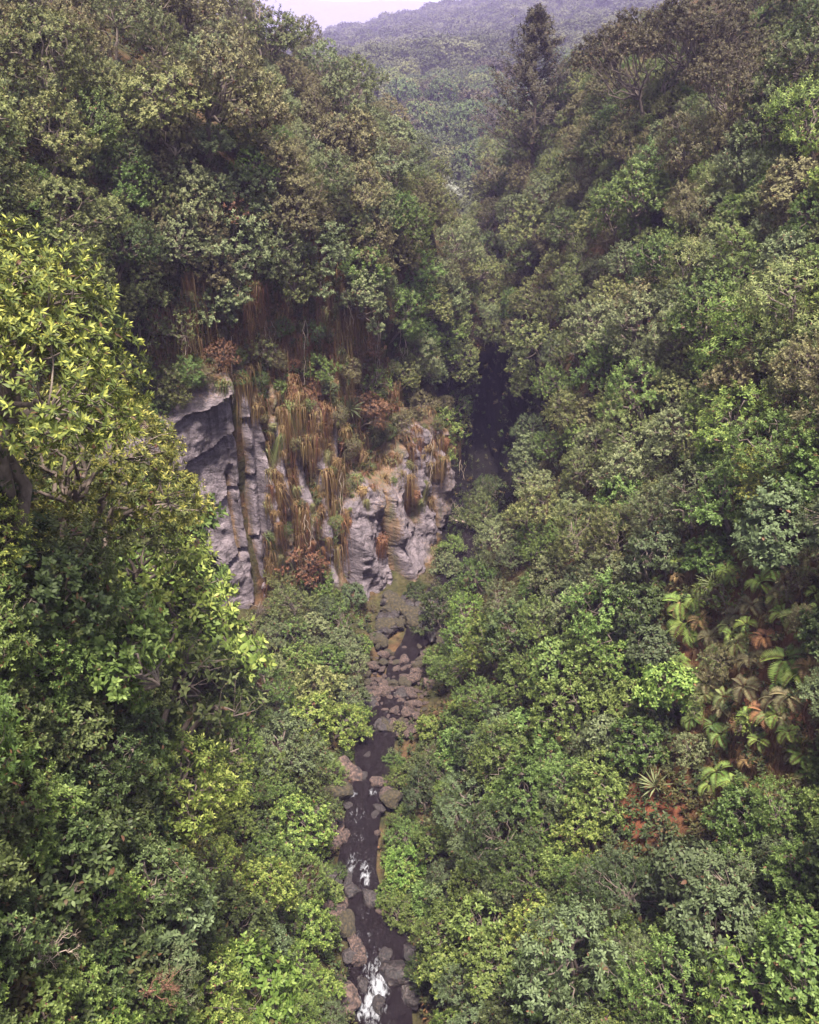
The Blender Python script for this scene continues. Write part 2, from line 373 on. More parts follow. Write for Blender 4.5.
# ------------------------------------------------------------------ gorge terrain
LEFT = {
 -12: [(-3,-2),(-5,3),(-7,8),(-9,14),(-12,19),(-15,24),(-18,27),(-25,31),(-45,40)],
 8:  [(-2.5,-1.8),(-3.5,3),(-4.5,8),(-5.6,13),(-6.9,18),(-8.2,22),(-10.5,25),(-16,29),(-45,41)],
 16: [(-2.5,-1),(-3.2,3),(-4.3,8),(-5.3,12),(-6.1,16),(-7.0,20),(-9,24),(-15,28),(-45,41)],
 22: [(-2.6,-.4),(-4,2),(-5.5,5),(-7,9),(-8.5,14),(-9.5,18),(-11.5,22),(-17,28),(-45,43)],
 30: [(-3.6,.6),(-5.5,1.8),(-8,4),(-10,7),(-11.5,12),(-12.5,17),(-14.5,22),(-19,28.5),(-45,45)],
 38: [(-3,1.3),(-5.5,2.3),(-8.5,4),(-11.2,6),(-12.4,11),(-12.9,16),(-14.6,22),(-19,29),(-45,47)],
 43: [(-2.4,1.8),(-5,2.6),(-8,3.6),(-10.2,4.5),(-10.9,10),(-11.2,16.5),(-13.2,22),(-18,29.5),(-45,48)],
 46: [(-1.9,1.9),(-3.5,2.1),(-5,2.5),(-6.1,3.2),(-6.7,8),(-7.4,15),(-9.8,21),(-15.5,29),(-45,49)],
 49: [(-.4,2),(-.9,2.2),(-1.5,2.6),(-2.0,3.2),(-2.7,8),(-4.6,15),(-8,21),(-14,28.5),(-45,49)],
 55: [(3,2.2),(2.7,2.6),(2.4,3.2),(2.1,4.2),(1.6,8),(-.4,14),(-4.3,21),(-11.8,28),(-45,50)],
 64: [(4.8,2.8),(4.6,3.4),(4.4,4.6),(4.2,7),(3.8,11),(2.7,16),(-1,22),(-10,28.5),(-45,50)],
 68: [(5.2,3.0),(5.0,3.8),(4.9,5.2),(5.5,8.2),(6.4,11.8),(3.6,16.5),(-.5,22.5),(-9.5,28),(-45,50)],
 75: [(4.8,3.5),(4.7,4),(4.7,5.4),(5.6,9.0),(6.1,12),(3.8,18),(0,24),(-8.5,29.5),(-45,50)],
 90: [(4.2,4.6),(4.0,6),(4.0,8.4),(5.2,13),(3.2,17),(1.4,22),(-3,26.5),(-10.5,31.5),(-45,50)],
 105: [(3.2,6.2),(2.5,9),(1.7,13),(.9,17),(-.4,21),(-2.4,25),(-6,28.5),(-13,32),(-45,47)],
 132: [(4,9),(3,10.5),(2,12),(0,14),(-2,17),(-5,20),(-9,23),(-15,26),(-45,38)],
}
RIGHT = {
 -12: [(1.5,-2),(5,2),(8,5),(11,9),(14,13),(17,18),(21,23),(27,29),(50,42)],
 8:  [(1.2,-1.6),(4,2),(7,5),(10,8.5),(12.2,12),(14,16),(16.5,21),(23,28),(50,43)],
 18: [(1.0,-1),(2.6,1.8),(5,4.5),(8.5,8),(10.7,11),(12.7,15),(15.6,19.5),(20.5,27),(50,44)],
 24: [(1.0,-.2),(2.4,2),(4.5,4.5),(7.5,7.5),(10.4,10.5),(12.5,15),(15.2,19),(19.5,26),(50,45)],
 30: [(.3,.6),(2,2),(4,4),(7,7.5),(10.2,11),(12.2,14.5),(14.7,18.5),(19.5,25),(50,46)],
 38: [(.3,1.3),(2.5,2.4),(4.5,4.5),(7,8),(9.9,12),(12.6,16),(15.7,20),(20,26),(50,47)],
 45: [(1.6,1.9),(3.5,3),(5,5),(7,8.5),(9.6,12.5),(12.6,17),(15.6,21),(20,26.5),(50,49)],
 55: [(5.4,2.2),(6,3.5),(6.7,6),(7.9,10),(9.9,14),(12.1,18.5),(14.7,23),(19,28),(50,51)],
 65: [(6.9,2.9),(7.2,4.5),(7.7,8),(8.3,12),(9.3,16),(11.1,20),(13.1,24),(17.4,29),(50,52)],
 77: [(6.3,3.6),(6.5,5),(6.7,8),(6.6,12),(8.6,16.5),(10.1,21),(12.1,25),(16.5,30),(50,53)],
 92: [(5.6,4.6),(5.8,7),(6.0,10),(6.0,13.5),(8.8,18.5),(10.6,23.5),(13.3,27.5),(18.6,32),(50,53)],
 105: [(5,6.2),(5.7,9),(6.5,13),(7.6,17),(9.2,20.5),(11.8,24),(15.4,28),(21,33),(50,51)],
 132: [(6,9),(7,10.5),(8,12),(9.5,14),(11.5,17),(14,20),(18,23),(24,26),(50,40)],
}
def smooth_interp(ks, vals, y):
    ks = np.array(ks, float); vals = np.array(vals, float)
    i = np.clip(np.searchsorted(ks, y) - 1, 0, len(ks) - 2)
    t = np.clip((y - ks[i]) / (ks[i + 1] - ks[i]), 0, 1)
    return vals[i] + (vals[i + 1] - vals[i]) * t[:, None, None]
def side(tab, Ys, sub=9):
    ks = sorted(tab); S = smooth_interp(ks, [tab[k] for k in ks], Ys)       # (n,9,2)
    q = np.linspace(0, 8, 8 * sub + 1)
    i = np.clip(q.astype(int), 0, 7); t = (q - i)[None, :, None]
    p0 = S[:, np.clip(i - 1, 0, 8)]; p1 = S[:, i]; p2 = S[:, i + 1]; p3 = S[:, np.clip(i + 2, 0, 8)]
    m1, m2 = (p2 - p0) * .3, (p3 - p1) * .3
    h = (2*t**3-3*t**2+1)*p1 + (t**3-2*t**2+t)*m1 + (-2*t**3+3*t**2)*p2 + (t**3-t**2)*m2
    return h
for k_ in (43, 46, 49, 55, 64):
    x5 = LEFT[k_][5][0]
    LEFT[k_][6] = (x5 - 1.2, 21.0 if k_ > 50 else 22); LEFT[k_][7] = (x5 - 5.5, 25.5) if k_ > 50 else (x5 - 4.5, 28.0)
for k_ in (38, 43, 46, 49, 55, 64):
    LEFT[k_] = [(x - (0, .3, .9, 1.5, 1.9, 1.0, 0, 0, 0)[i], z) for i, (x, z) in enumerate(LEFT[k_])]
Ys = np.arange(-12, 132.01, .6)
Lp, Rp = side(LEFT, Ys), side(RIGHT, Ys)
bedx = np.stack([Lp[:, 0, 0] * (1 - k) + Rp[:, 0, 0] * k for k in np.linspace(0, 1, 7)[1:-1]], 1)
bedz = np.repeat((stream_z(Ys) - .45)[:, None], 5, 1)
far_l = np.stack([np.full((len(Ys), 2), 0.) + [-150, -420], np.full((len(Ys), 2), 0.) + [66, 80]], -1)
far_r = np.stack([np.full((len(Ys), 2), 0.) + [150, 420], np.full((len(Ys), 2), 0.) + [68, 84]], -1)
G = np.concatenate([far_l[:, ::-1], Lp[:, ::-1], np.stack([bedx, bedz], -1), Rp, far_r], 1)   # (n, m, 2)
n, mq = G.shape[:2]
TV = np.stack([G[..., 0], np.repeat(Ys[:, None], mq, 1), G[..., 1]], -1)
sl = np.ones(mq); sl[2 + 70:2 + 73 + 5 + 3] = .15
nx, ny, nz_ = (fbm(TV[..., 0] * .22 + o_, TV[..., 1] * .22, TV[..., 2] * .22, 5) for o_ in (0, 40, 80))
TV = TV + np.stack([nx * 1.1, ny * .5, nz_ * 1.0], -1) * sl[None, :, None]
# undercut hollow in the right bank below the ferns
dd = np.linalg.norm((TV - np.array([11.6, 20.5, 12.0])) / np.array([1.2, 1.2, 1.0]), axis=-1)
TV[..., 0] += np.clip(1.2 - dd, 0, 1) * 2.4
idx = np.arange(n * mq).reshape(n, mq)
Q = np.stack([idx[:-1, :-1], idx[:-1, 1:], idx[1:, 1:], idx[1:, :-1]], -1).reshape(-1, 4)
TVf = TV.reshape(-1, 3)
ru = np.array([project(p) if p[1] > 5 else (0, 0, 1) for p in TVf])
rr = np.sqrt(((ru[:, 0] - 655) / 62) ** 2 + ((ru[:, 1] - 808) / 48) ** 2) + fbm(TVf[:, 0] * 1.1, TVf[:, 1] * 1.1, TVf[:, 2] * 1.1, 4) * .9
fb = np.sqrt(((ru[:, 0] - 750) / 85) ** 2 + ((ru[:, 1] - 670) / 120) ** 2)
red = np.maximum(.85 * np.clip((1.0 - rr) / .6, 0, 1), .4 * np.clip((1.1 - fb) / .4, 0, 1)) * (TVf[:, 0] > 2) * (ru[:, 2] < 60)
wet = np.clip((TVf[:, 1] - 50) / 4, 0, 1) * np.clip((104 - TVf[:, 1]) / 10, 0, 1) * np.clip((15 + 2 * fbm(TVf[:, 0] * .6, TVf[:, 1] * .3, TVf[:, 2] * .5, 4) - TVf[:, 2]) / 3, 0, 1) * (np.abs(TVf[:, 0] - 6) < 4)  # mask of painted shade on the low ground and walls of the slot
ter_me = mesh_np('terrain', TVf, None, {'red': red, 'wet': wet}, smooth=True, quads=Q)  # the wet attribute carries the slot's painted shade, not moisture
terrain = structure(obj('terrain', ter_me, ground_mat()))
BVH = BVHTree.FromPolygons([tuple(p) for p in TVf], [tuple(int(i) for i in f) for f in Q])
ORG = Vector((0, 0, CAMZ))
def hit(u, v):
    d = Vector(ray(u, v)); L_ = d.length
    p, nn, _, dist = BVH.ray_cast(ORG, d / L_, 400)
    if p is None: return None
    if nn.dot(d) > 0: nn = -nn
    return np.array(p), np.array(nn), dist / L_

# hills beyond the gorge
def hill_h(x, y):
    ridge = np.interp(x, [-1060, -210, -106, -14, 100, 266, 460, 1400], [30, 41, 56, 83, 117, 156, 182, 207])
    t = np.clip((y - 128) / 1270, 0, 1.0)
    base = 6 + (ridge - 6) * (t ** .78)
    t2 = np.clip((y - 1398) / 400, 0, 1)
    base = base * (1 - t2) + (ridge * .5) * t2
    far = 206 * np.exp(-((y - 2600) / 420) ** 2) * (1 + .10 * fbm(x * .002, y * .001, 3.0, 3))
    return np.maximum(base, far) + np.interp(y, [128, 600, 1400], [7, 13, 20]) * fbm(x * .008, y * .008, 1.0, 4) * np.clip((y - 128) / 90, .08, 1)
hx = np.concatenate([np.arange(-1600, -260, 40.), np.arange(-260, 480, 8.), np.arange(480, 1601, 40.)])
hy = np.concatenate([np.arange(126, 1500, 8.), np.arange(1500, 3200, 30.)])
HX, HY = np.meshgrid(hx, hy)
HZ = hill_h(HX, HY)
hi = np.arange(HX.size).reshape(HX.shape)
hq = np.stack([hi[:-1, :-1], hi[:-1, 1:], hi[1:, 1:], hi[1:, :-1]], -1).reshape(-1, 4)
HILL_MAT = rough_mat('hill_ground', [(.3, (.02, .028, .014)), (.5, (.04, .05, .022)), (.7, (.065, .07, .03))], .12, .6, .95)
structure(obj('hill', mesh_np('hill', np.stack([HX, HY, HZ], -1).reshape(-1, 3), None, smooth=True, quads=hq), HILL_MAT))

# ------------------------------------------------------------------ stream
sy = np.arange(10, 61, .16)
wid = np.interp(sy, [10, 20, 22.5, 24.8, 27, 29, 33, 35, 38, 40, 43, 46, 50, 56, 92], [1.5, 1.4, 1.25, 1.2, .9, .8, .75, .95, .9, .6, .7, 1.4, 1.4, 1.0, 1.0])
ks = np.linspace(-1, 1, 25)
sx = stream_x(sy)[:, None] + wid[:, None] * ks[None]
foam = np.zeros_like(sx)
sx = sx + 0
szz = np.repeat(stream_z(sy)[:, None], len(ks), 1)
syy = np.repeat(sy[:, None], len(ks), 1)
def drop(px, py, w_, h_, l_, amt):
    p = at_height(px, py, float(np.interp(py, [640, 1024], [2, -.9])))
    g = np.exp(-((sx - p[0]) / w_) ** 2 - ((syy - p[1]) / l_) ** 2)
    return g * amt
for a in ((376, 1002, .45, .3, 1.0, 1.05), (383, 978, .35, .3, .7, .75), (362, 1010, .35, .3, .4, .9), (366, 878, .32, .3, .6, 1.0), (341, 882, .3, .3, .5, .8),
          (352, 868, .22, .3, .5, .8), (360, 840, .5, .3, 1.6, .42), (370, 955, .6, .3, 1.4, .42), (366, 910, .4, .3, 1.2, .3), (355, 815, .4, .3, .8, .4), (352, 800, .25, .3, .25, 1.0), (372, 797, .3, .3, .22, 1.0), (440, 642, .35, .2, .4, .8), (395, 650, .3, .2, .3, .7), (374, 760, .2, .1, .2, .2)):
    foam += drop(*a)
rip = fbm(sx * 1.8, syy * 1.3, 0, 4)
calm = np.interp(sy, [33.5, 35, 38.5, 40, 44.5, 46, 49], [1, .12, .12, 1, 1, .2, .3])[:, None]
szz = szz + rip * .22 * calm + .10 * foam
si = np.arange(sx.size).reshape(sx.shape)
sq = np.stack([si[:-1, :-1], si[:-1, 1:], si[1:, 1:], si[1:, :-1]], -1).reshape(-1, 4)
structure(obj('stream_water', mesh_np('stream_water', np.stack([sx, syy, szz], -1).reshape(-1, 3), None, {'foam': foam.ravel()}, smooth=True, quads=sq), water_mat()))

# ------------------------------------------------------------------ things
THINGS = []          # (object, words, noun, u, v)
def register(o, look, noun, cat, group, p=None):
    o['category'] = cat
    if group: o['group'] = group
    u, v, _ = project(p if p is not None else o.location)
    THINGS.append([o, look, noun, u, v])
def fixed(o, label, cat, group=None):
    o['label'] = label; o['category'] = cat
    if group: o['group'] = group
    return o

# ------------------------------------------------------------------ cliffs
ROCK = rock_mat()
CL = np.array([(-12.6, 36.5), (-11.3, 41.6), (-9.9, 43.2), (-8.2, 44.6), (-6.3, 45.8), (-4.2, 47.0), (-2.2, 48.3), (-.6, 50.2), (.9, 52.5), (2.4, 54.8), (3.4, 58), (4.4, 62.5)])
seg = np.r_[0, np.cumsum(np.linalg.norm(np.diff(CL, axis=0), axis=1))]
def cliff(name, s0, s1, ztop, zbot, fissures, bed, seed, label, moss_amt=0., lean=.05, roof=None):
    a = np.arange(s0, s1, .09); h = np.linspace(0, 1, 170)
    px, py = np.interp(a, seg, CL[:, 0]), np.interp(a, seg, CL[:, 1])
    k = 9; ker = np.ones(2 * k + 1) / (2 * k + 1)
    sm = lambda q: np.convolve(np.pad(q, k, mode='reflect', reflect_type='odd'), ker, 'valid')
    px, py = sm(px), sm(py)
    tx, ty = np.gradient(px), np.gradient(py)
    l = np.hypot(tx, ty); nxx, nyy = ty / l, -tx / l
    zt, zb = np.interp(a, *zip(*ztop)), np.interp(a, *zip(*zbot))
    A = np.repeat(a[:, None], len(h), 1); Z = zb[:, None] + (zt - zb)[:, None] * h[None]
    d = (.6 if bed else 1.5) * fbm(A * .28 + seed, Z * .18, seed, 3) + (.22 if bed else .55) * fbm(A * .9 + .5 * Z, Z * .6 - .3 * A + seed, 2, 4) + .10 * fbm(A * 4 + seed, Z * 3, 5, 4)
    d -= (.26 if bed else .45) * np.abs(fbm(A * .5 + .35 * Z, Z * .42 - .2 * A, seed + 11, 5)) + (.10 if bed else .16) * np.abs(fbm(A * 1.7, Z * 1.5 + .4 * A, seed + 5, 4))
    if bed:
        s = (Z - .42 * A + .5 * fbm(A * .3, Z * .3, seed, 3)) / bed
        f = s - np.floor(s); lay = _h(np.floor(s).astype(np.int64) + 40, np.int64(seed), np.int64(3)) / 255.
        d += (lay - .5) * .22 + .22 * (1 - f) ** 2 * (f < .8) - .28 * np.exp(-((f - .93) / .05) ** 2)
    va = A + .25 * fbm(A * .2, Z * .35, seed + 7, 3) * 1.6
    blk = _h(np.floor(va / 1.9 + .35 * Z * (fbm(A * .12, 3., seed, 2))).astype(np.int64) + 9, np.int64(seed + 1), np.int64(1)) / 255.
    d += (blk - .5) * .42 + .3 * fbm(A * .6, Z * .5, seed + 3, 4)
    moss = np.zeros_like(A)
    for (fa, fw, fd, z0, z1) in fissures:
        g = np.exp(-((va - fa) / fw) ** 2) * np.clip((Z - z0) / 1.0, 0, 1) * np.clip((z1 - Z) / 1.0, 0, 1)
        d -= fd * g; moss += .75 * g
    if roof: 
        zr = roof[0] + .30 * (A - s0) + .35 * fbm(A * .8, seed, 1, 3)
        d += roof[1] * np.clip((Z - zr) / .25, 0, 1)
        moss += .25 * np.clip((Z - zr - 1.6) / 1.0, 0, 1)
    d -= lean * (Z - zb[:, None])
    d -= 3.2 * np.clip((h[None] + .10 * fbm(A * .5, seed, 4, 3) - .80) / .2, 0, 1.3) ** 1.6
    edge = np.minimum(np.minimum(A - s0, s1 - A) / .8, 1)
    d = d * np.clip(edge, 0, 1) - (1 - np.clip(edge, 0, 1)) * 1.5
    moss += np.clip((h[None] - .80) * 4, 0, .6) + np.clip((.12 - h[None]) * 5, 0, .5) + moss_amt * (fbm(A * .5, Z * .4, seed, 4) + .45)
    V = np.stack([px[:, None] + nxx[:, None] * d, py[:, None] + nyy[:, None] * d, Z + .06 * fbm(A * 2, Z * 2, 1, 3)], -1)
    # give the rock a thickness: a back sheet 2.5 m into the slope
    B = V.copy(); B[..., 0] -= nxx[:, None] * (2.5 + d); B[..., 1] -= nyy[:, None] * (2.5 + d)
    na, nh = A.shape
    W = np.concatenate([V[:, :], B[:, ::-1]], 1)
    i = np.arange(na * 2 * nh).reshape(na, 2 * nh); j = np.roll(i, -1, 1)
    q = np.stack([i[:-1], i[1:], j[1:], j[:-1]], -1).reshape(-1, 4)
    mo = np.concatenate([moss, moss[:, ::-1]], 1).ravel()
    me = mesh_np(name, W.reshape(-1, 3), None, {'moss': mo}, smooth=True, quads=q)
    o = obj(name, me, ROCK)
    try: me.set_sharp_from_angle(angle=math.radians(38))
    except Exception: pass
    return fixed(o, label, 'cliff', None)
cliff('rock_cliff', 0.2, 10.6, [(0, 18), (4, 16.8), (7, 17.6), (10.6, 18.2)], [(0, 3.2), (5, 2.4), (11, 2.2)],
      [(9.4, .30, 1.1, 2, 17), (8.55, .16, .5, 6, 12)], 3.4, 3, 'bare grey rock slab with slanting cracks and a jutting ledge above, left of stream', 0.06, .03, (13.3, .85))
cliff('rock_cliff', 9.9, 15.4, [(9, 17.5), (16, 15)], [(9, 2.2), (16, 2.2)],
      [(11.0, .22, .9, 2, 18), (12.1, .35, 1.1, 2, 16), (13.4, .3, 1.0, 2, 16), (14.6, .3, .8, 2, 16)], 0, 8, 'narrow upright grey rock ribs split by grassy rust coloured gullies', .62, .04)
cliff('rock_cliff', 15.0, 27.5, [(15, 8.6), (17, 10.2), (19, 9.0), (21, 9.6), (23.5, 11.4), (28, 10.5)], [(15, 1.6), (28, 1.6)],
      [(18.7, .35, 1.0, 1, 8), (22.3, .25, .8, 4, 12), (24.6, .35, .9, 1, 12)], 0, 21, 'rugged lower grey rock face with mossy brown cracks above dark pool', .52, .10)

ROCKS = [o for o in COL.objects if o.name.startswith('rock_cliff')]
RB = [BVHTree.FromPolygons([v.co[:] for v in o.data.vertices], [p.vertices[:] for p in o.data.polygons]) for o in ROCKS]
def hit_all(u, v):
    d = Vector(ray(u, v)); L_ = d.length; best = None
    for b in [BVH] + RB:
        p, nn, _, dist = b.ray_cast(ORG, d / L_, 400)
        if p is not None and (best is None or dist < best[2]):
            if nn.dot(d) > 0: nn = -nn
            best = (np.array(p), np.array(nn), dist)
    return (best[0], best[1], best[2] / L_) if best else None

# ------------------------------------------------------------------ plant meshes
def lobes_crown(rg, r, h0, h1, nl, flat=.7, spread=1.0):
    """lobe list [(centre, radii)] for a crown between heights h0 and h1"""
    out_ = [(np.array([0, 0, (h0 + h1) * .55]), np.array([r * .62, r * .62, (h1 - h0) * .42]))]
    for k in range(nl):
        a = k * 2.39996 + rg.uniform(-.5, .5); q = math.sqrt((k + .6) / nl) * r * .72 * spread
        z = h1 - (h1 - h0) * (.25 + .5 * (q / r) ** 1.3) + rg.normal(0, .12 * (h1 - h0))
        rr_ = r * rg.uniform(.25, .40)
        out_.append((np.array([q * math.cos(a), q * math.sin(a), z]), np.array([rr_, rr_, rr_ * flat])))
    return out_
def lobe_points(rg, lobes, S, zmin=-.35, depth=(.78, 1.06)):
    wts = np.array([l[1][0] * l[1][1] for l in lobes]); wts /= wts.sum()
    P, N = [], []
    while len(P) < S:
        i = rg.choice(len(lobes), p=wts); c, rad = lobes[i]
        d = rg.normal(size=3); d /= np.linalg.norm(d)
        if d[2] < zmin and rg.random() > .15: continue
        p = c + d * rad * rg.uniform(*depth)
        if any(np.sum(((p - c2) / (r2 * .82)) ** 2) < 1 for j, (c2, r2) in enumerate(lobes) if j != i): continue
        P.append(p); N.append(unit(d / rad))
    return np.array(P), np.array(N)
def woody(rg, lobes, pts, h_fork, r0, nstem=1, lean=.1, twigs=40, wob=.08):
    tb = Tubes()
    forks = []
    for s_ in range(nstem):
        b = np.array([rg.normal(0, .12), rg.normal(0, .12), -.5])
        f = np.array([rg.normal(0, lean) * (1 + nstem), rg.normal(0, lean) * (1 + nstem), h_fork * rg.uniform(.8, 1.1)])
        tb.add(bent(rg, b, f, 6, .05), r0, r0 * .62, 7); forks.append(f)
    cs = np.array([l[0] for l in lobes])
    for c in cs:
        f = forks[int(np.argmin([np.linalg.norm(c - f) for f in forks]))]
        tb.add(bent(rg, f, c, 6, wob, .06), r0 * .5, r0 * .16, 5)
    for p in pts[:twigs]:
        c = cs[int(np.argmin(np.linalg.norm(cs - p, axis=1)))]
        tb.add(bent(rg, c - [0, 0, .1], p, 4, .09), r0 * .17, r0 * .05, 3)
    return tb.mesh('stem')
def plant(seed, r, h0, h1, nl, S, K, slen, L, asp, flat=.7, up=.7, nstem=1, r0=.1, fork=None, spread=1.0, zmin=-.35, twigs=45, lspread=1.0, droop=.12, depth=(.78, 1.06), inner=.25):
    rg = np.random.default_rng(seed)
    lb = lobes_crown(rg, r, h0, h1, nl, flat, lspread)
    P, N = lobe_points(rg, lb, S, zmin, depth)
    A = N * 1.0 + np.array([0, 0, up * .55]) + rg.normal(0, .22, N.shape)
    b = Buf(); sprays(b, rg, P, A, K, slen, L, asp, spread, droop=droop)
    if inner:
        P2, N2 = lobe_points(rg, lb, int(S * inner), -1, (.4, .75))
        sprays(b, rg, P2, N2 + rg.normal(0, .5, N2.shape), K, slen, L, asp, spread, tipyoung=False)
    return b.mesh('crown'), woody(rg, lb, P, fork if fork else h0 + .3 * (h1 - h0), r0, nstem, twigs=twigs)

KIT = {}
KIT['round'] = [plant(100 + i, 1.5, .2, 2.5, 13 + i % 3, 250, 15, .20, .145, .5, .7, .75, 3, .07) for i in range(5)]
KIT['loose'] = [plant(200 + i, 1.7, .5, 3.4, 14, 240, 14, .30, .16, .42, .6, .8, 3, .08, lspread=1.15, depth=(.7, 1.2)) for i in range(4)]
KIT['tree'] = [plant(300 + i, 2.1, 1.0, 4.6, 17, 380, 14, .26, .155, .48, .62, .8, 1, .13, 1.6, lspread=1.1, twigs=80) for i in range(5)]
KIT['fine'] = [plant(400 + i, 1.7, .5, 3.2, 10, 300, 14, .24, .115, .42, .7, .65, 2, .08) for i in range(4)]
KIT['dome'] = [plant(500 + i, 2.2, .4, 3.4, 16, 640, 13, .17, .115, .5, .8, .6, 2, .10, .9, zmin=-.5) for i in range(4)]
KIT['bigleaf'] = [plant(600 + i, 1.4, .3, 2.5, 12, 210, 9, .20, .20, .48, .6, .8, 2, .07, droop=.2) for i in range(3)]
KIT['shaggy'] = [plant(700 + i, 1.8, .3, 4.0, 14, 300, 13, .40, .17, .28, 1.0, .2, 2, .1, droop=.35, zmin=-.7) for i in range(4)]
KIT['rosette'] = [plant(800 + i, 2.1, .8, 3.6, 13, 1000, 12, .08, .10, .34, .62, .95, 2, .10, spread=.9, droop=.05, twigs=120, inner=.35) for i in range(3)]
KIT['sparse'] = [plant(900 + i, 1.5, .5, 2.8, 9, 65, 9, .3, .15, .42, .7, .5, 3, .07, twigs=65, depth=(.6, 1.2), inner=.6) for i in range(3)]
def umbrella(seed, r=3.4, h=6.0):
    rg = np.random.default_rng(seed); tb = Tubes(); lb = []
    for s_ in range(3):
        a = s_ * 2.1 + rg.uniform(-.4, .4)
        f = np.array([math.cos(a) * .6, math.sin(a) * .6, h * rg.uniform(.26, .36)])
        tb.add(bent(rg, [rg.normal(0, .2), rg.normal(0, .2), -.8], f, 6, .06), .12, .08, 6)
        for k in range(9):
            a2 = a + rg.uniform(-1.15, 1.15); q = r * math.sqrt(rg.uniform(.04, .95))
            c = np.array([math.cos(a2) * q, math.sin(a2) * q, h * (.95 - .42 * (q / r) ** 2) - .2])
            tb.add(bent(rg, f, c, 7, .05, -.09), .055, .02, 4)
            for t_ in range(4):
                e = c + np.array([rg.normal(0, .45), rg.normal(0, .45), rg.uniform(.0, .3)])
                tb.add(bent(rg, f + (c - f) * rg.uniform(.55, .9), e, 4, .07), .02, .01, 3)
            for j in range(3):
                rr_ = rg.uniform(.42, .75); o_ = rg.normal(0, .38, 2)
                lb.append((c + np.array([o_[0], o_[1], rg.uniform(-.1, .25)]), np.array([rr_, rr_, rr_ * .62])))
    P, N = lobe_points(rg, lb, 1900, -.5)
    b = Buf(); sprays(b, rg, P, N * .8 + [0, 0, .35] + rg.normal(0, .2, N.shape), 12, .2, .13, .5)
    return b.mesh('crown'), tb.mesh('stem')
KIT['umbrella'] = [umbrella(31), umbrella(37, 3.0, 5.6)]
def spire(seed, h=9.5, r=4.4):
    rg = np.random.default_rng(seed); tb = Tubes(); P, A = [], []
    tb.add(bent(rg, [0, 0, -.8], [.1, .05, h], 9, .01), .2, .03, 7)
    for k in range(120):
        z = h * (.12 + .87 * (k / 120)); a = k * 2.4 + rg.uniform(-.5, .5)
        q = r * (1 - (z / h) ** 1.5) * rg.uniform(.5, 1.1) + .2
        e = np.array([math.cos(a) * q, math.sin(a) * q, z + q * rg.uniform(.25, .6)])
        pts = bent(rg, [.03, .02, z], e, 5, .05, -.04); tb.add(pts, .035, .01, 4)
        for t_ in range(17):
            f = rg.uniform(.35, 1.05); p = np.array([.03, .02, z]) + (e - [.03, .02, z]) * f
            P.append(p + rg.normal(0, .16, 3)); A.append((e - [0, 0, z]) * .4 + [0, 0, .5] + rg.normal(0, .3, 3))
    b = Buf(); sprays(b, rg, np.array(P), np.array(A), 12, .30, .17, .40)
    return b.mesh('crown'), tb.mesh('stem')
KIT['spire'] = [spire(41)]
def slim(seed):
    rg = np.random.default_rng(seed); tb = Tubes(); P = []
    tb.add(bent(rg, [0, 0, -.8], [.4, .2, 7.2], 9, .02), .11, .05, 6)
    tb.add(bent(rg, [.2, .1, 3.6], [-.5, .2, 6.0], 6, .05), .06, .03, 5)
    for k in range(11):
        c = np.array([.35, .2, 6.6]) if k < 8 else np.array([-.5, .2, 5.9])
        e = c + np.array([rg.normal(0, .8), rg.normal(0, .8), rg.uniform(.2, 1.5)])
        tb.add(bent(rg, c, e, 5, .08), .03, .012, 3)
        for j in range(9): P.append(e + rg.normal(0, .3, 3) * [1, 1, .6])
    P = np.array(P); b = Buf(); sprays(b, rg, P, rg.normal(0, .4, P.shape) + [0, 0, .8], 11, .22, .17, .45)
    return b.mesh('crown'), tb.mesh('stem')
KIT['slim'] = [slim(51)]
def dead_tree(seed, n=9, h=2.2):
    rg = np.random.default_rng(seed); tb = Tubes()
    def grow(a, d, L_, r_, lev):
        b_ = a + d * L_
        pts = bent(rg, a, b_, 6, .09, -.04); tb.add(pts, r_, r_ * .5, 5 if lev < 2 else 3)
        if lev < 3:
            for k in range(4 if lev else n):
                t_ = rg.uniform(.3, 1) if lev else rg.uniform(.15, 1)
                p = pts[int(t_ * 5)]
                grow(p, unit(d + rg.normal(0, .6, 3) + [0, 0, .15]), L_ * rg.uniform(.4, .7), r_ * .5, lev + 1)
    grow(np.array([0, 0, -.3]), unit(np.array([rg.normal(0, .4), rg.normal(0, .4), 1])), h, .07, 0)
    return tb.mesh('dead_branch')
DEADS = [dead_tree(61), dead_tree(62), dead_tree(63)]
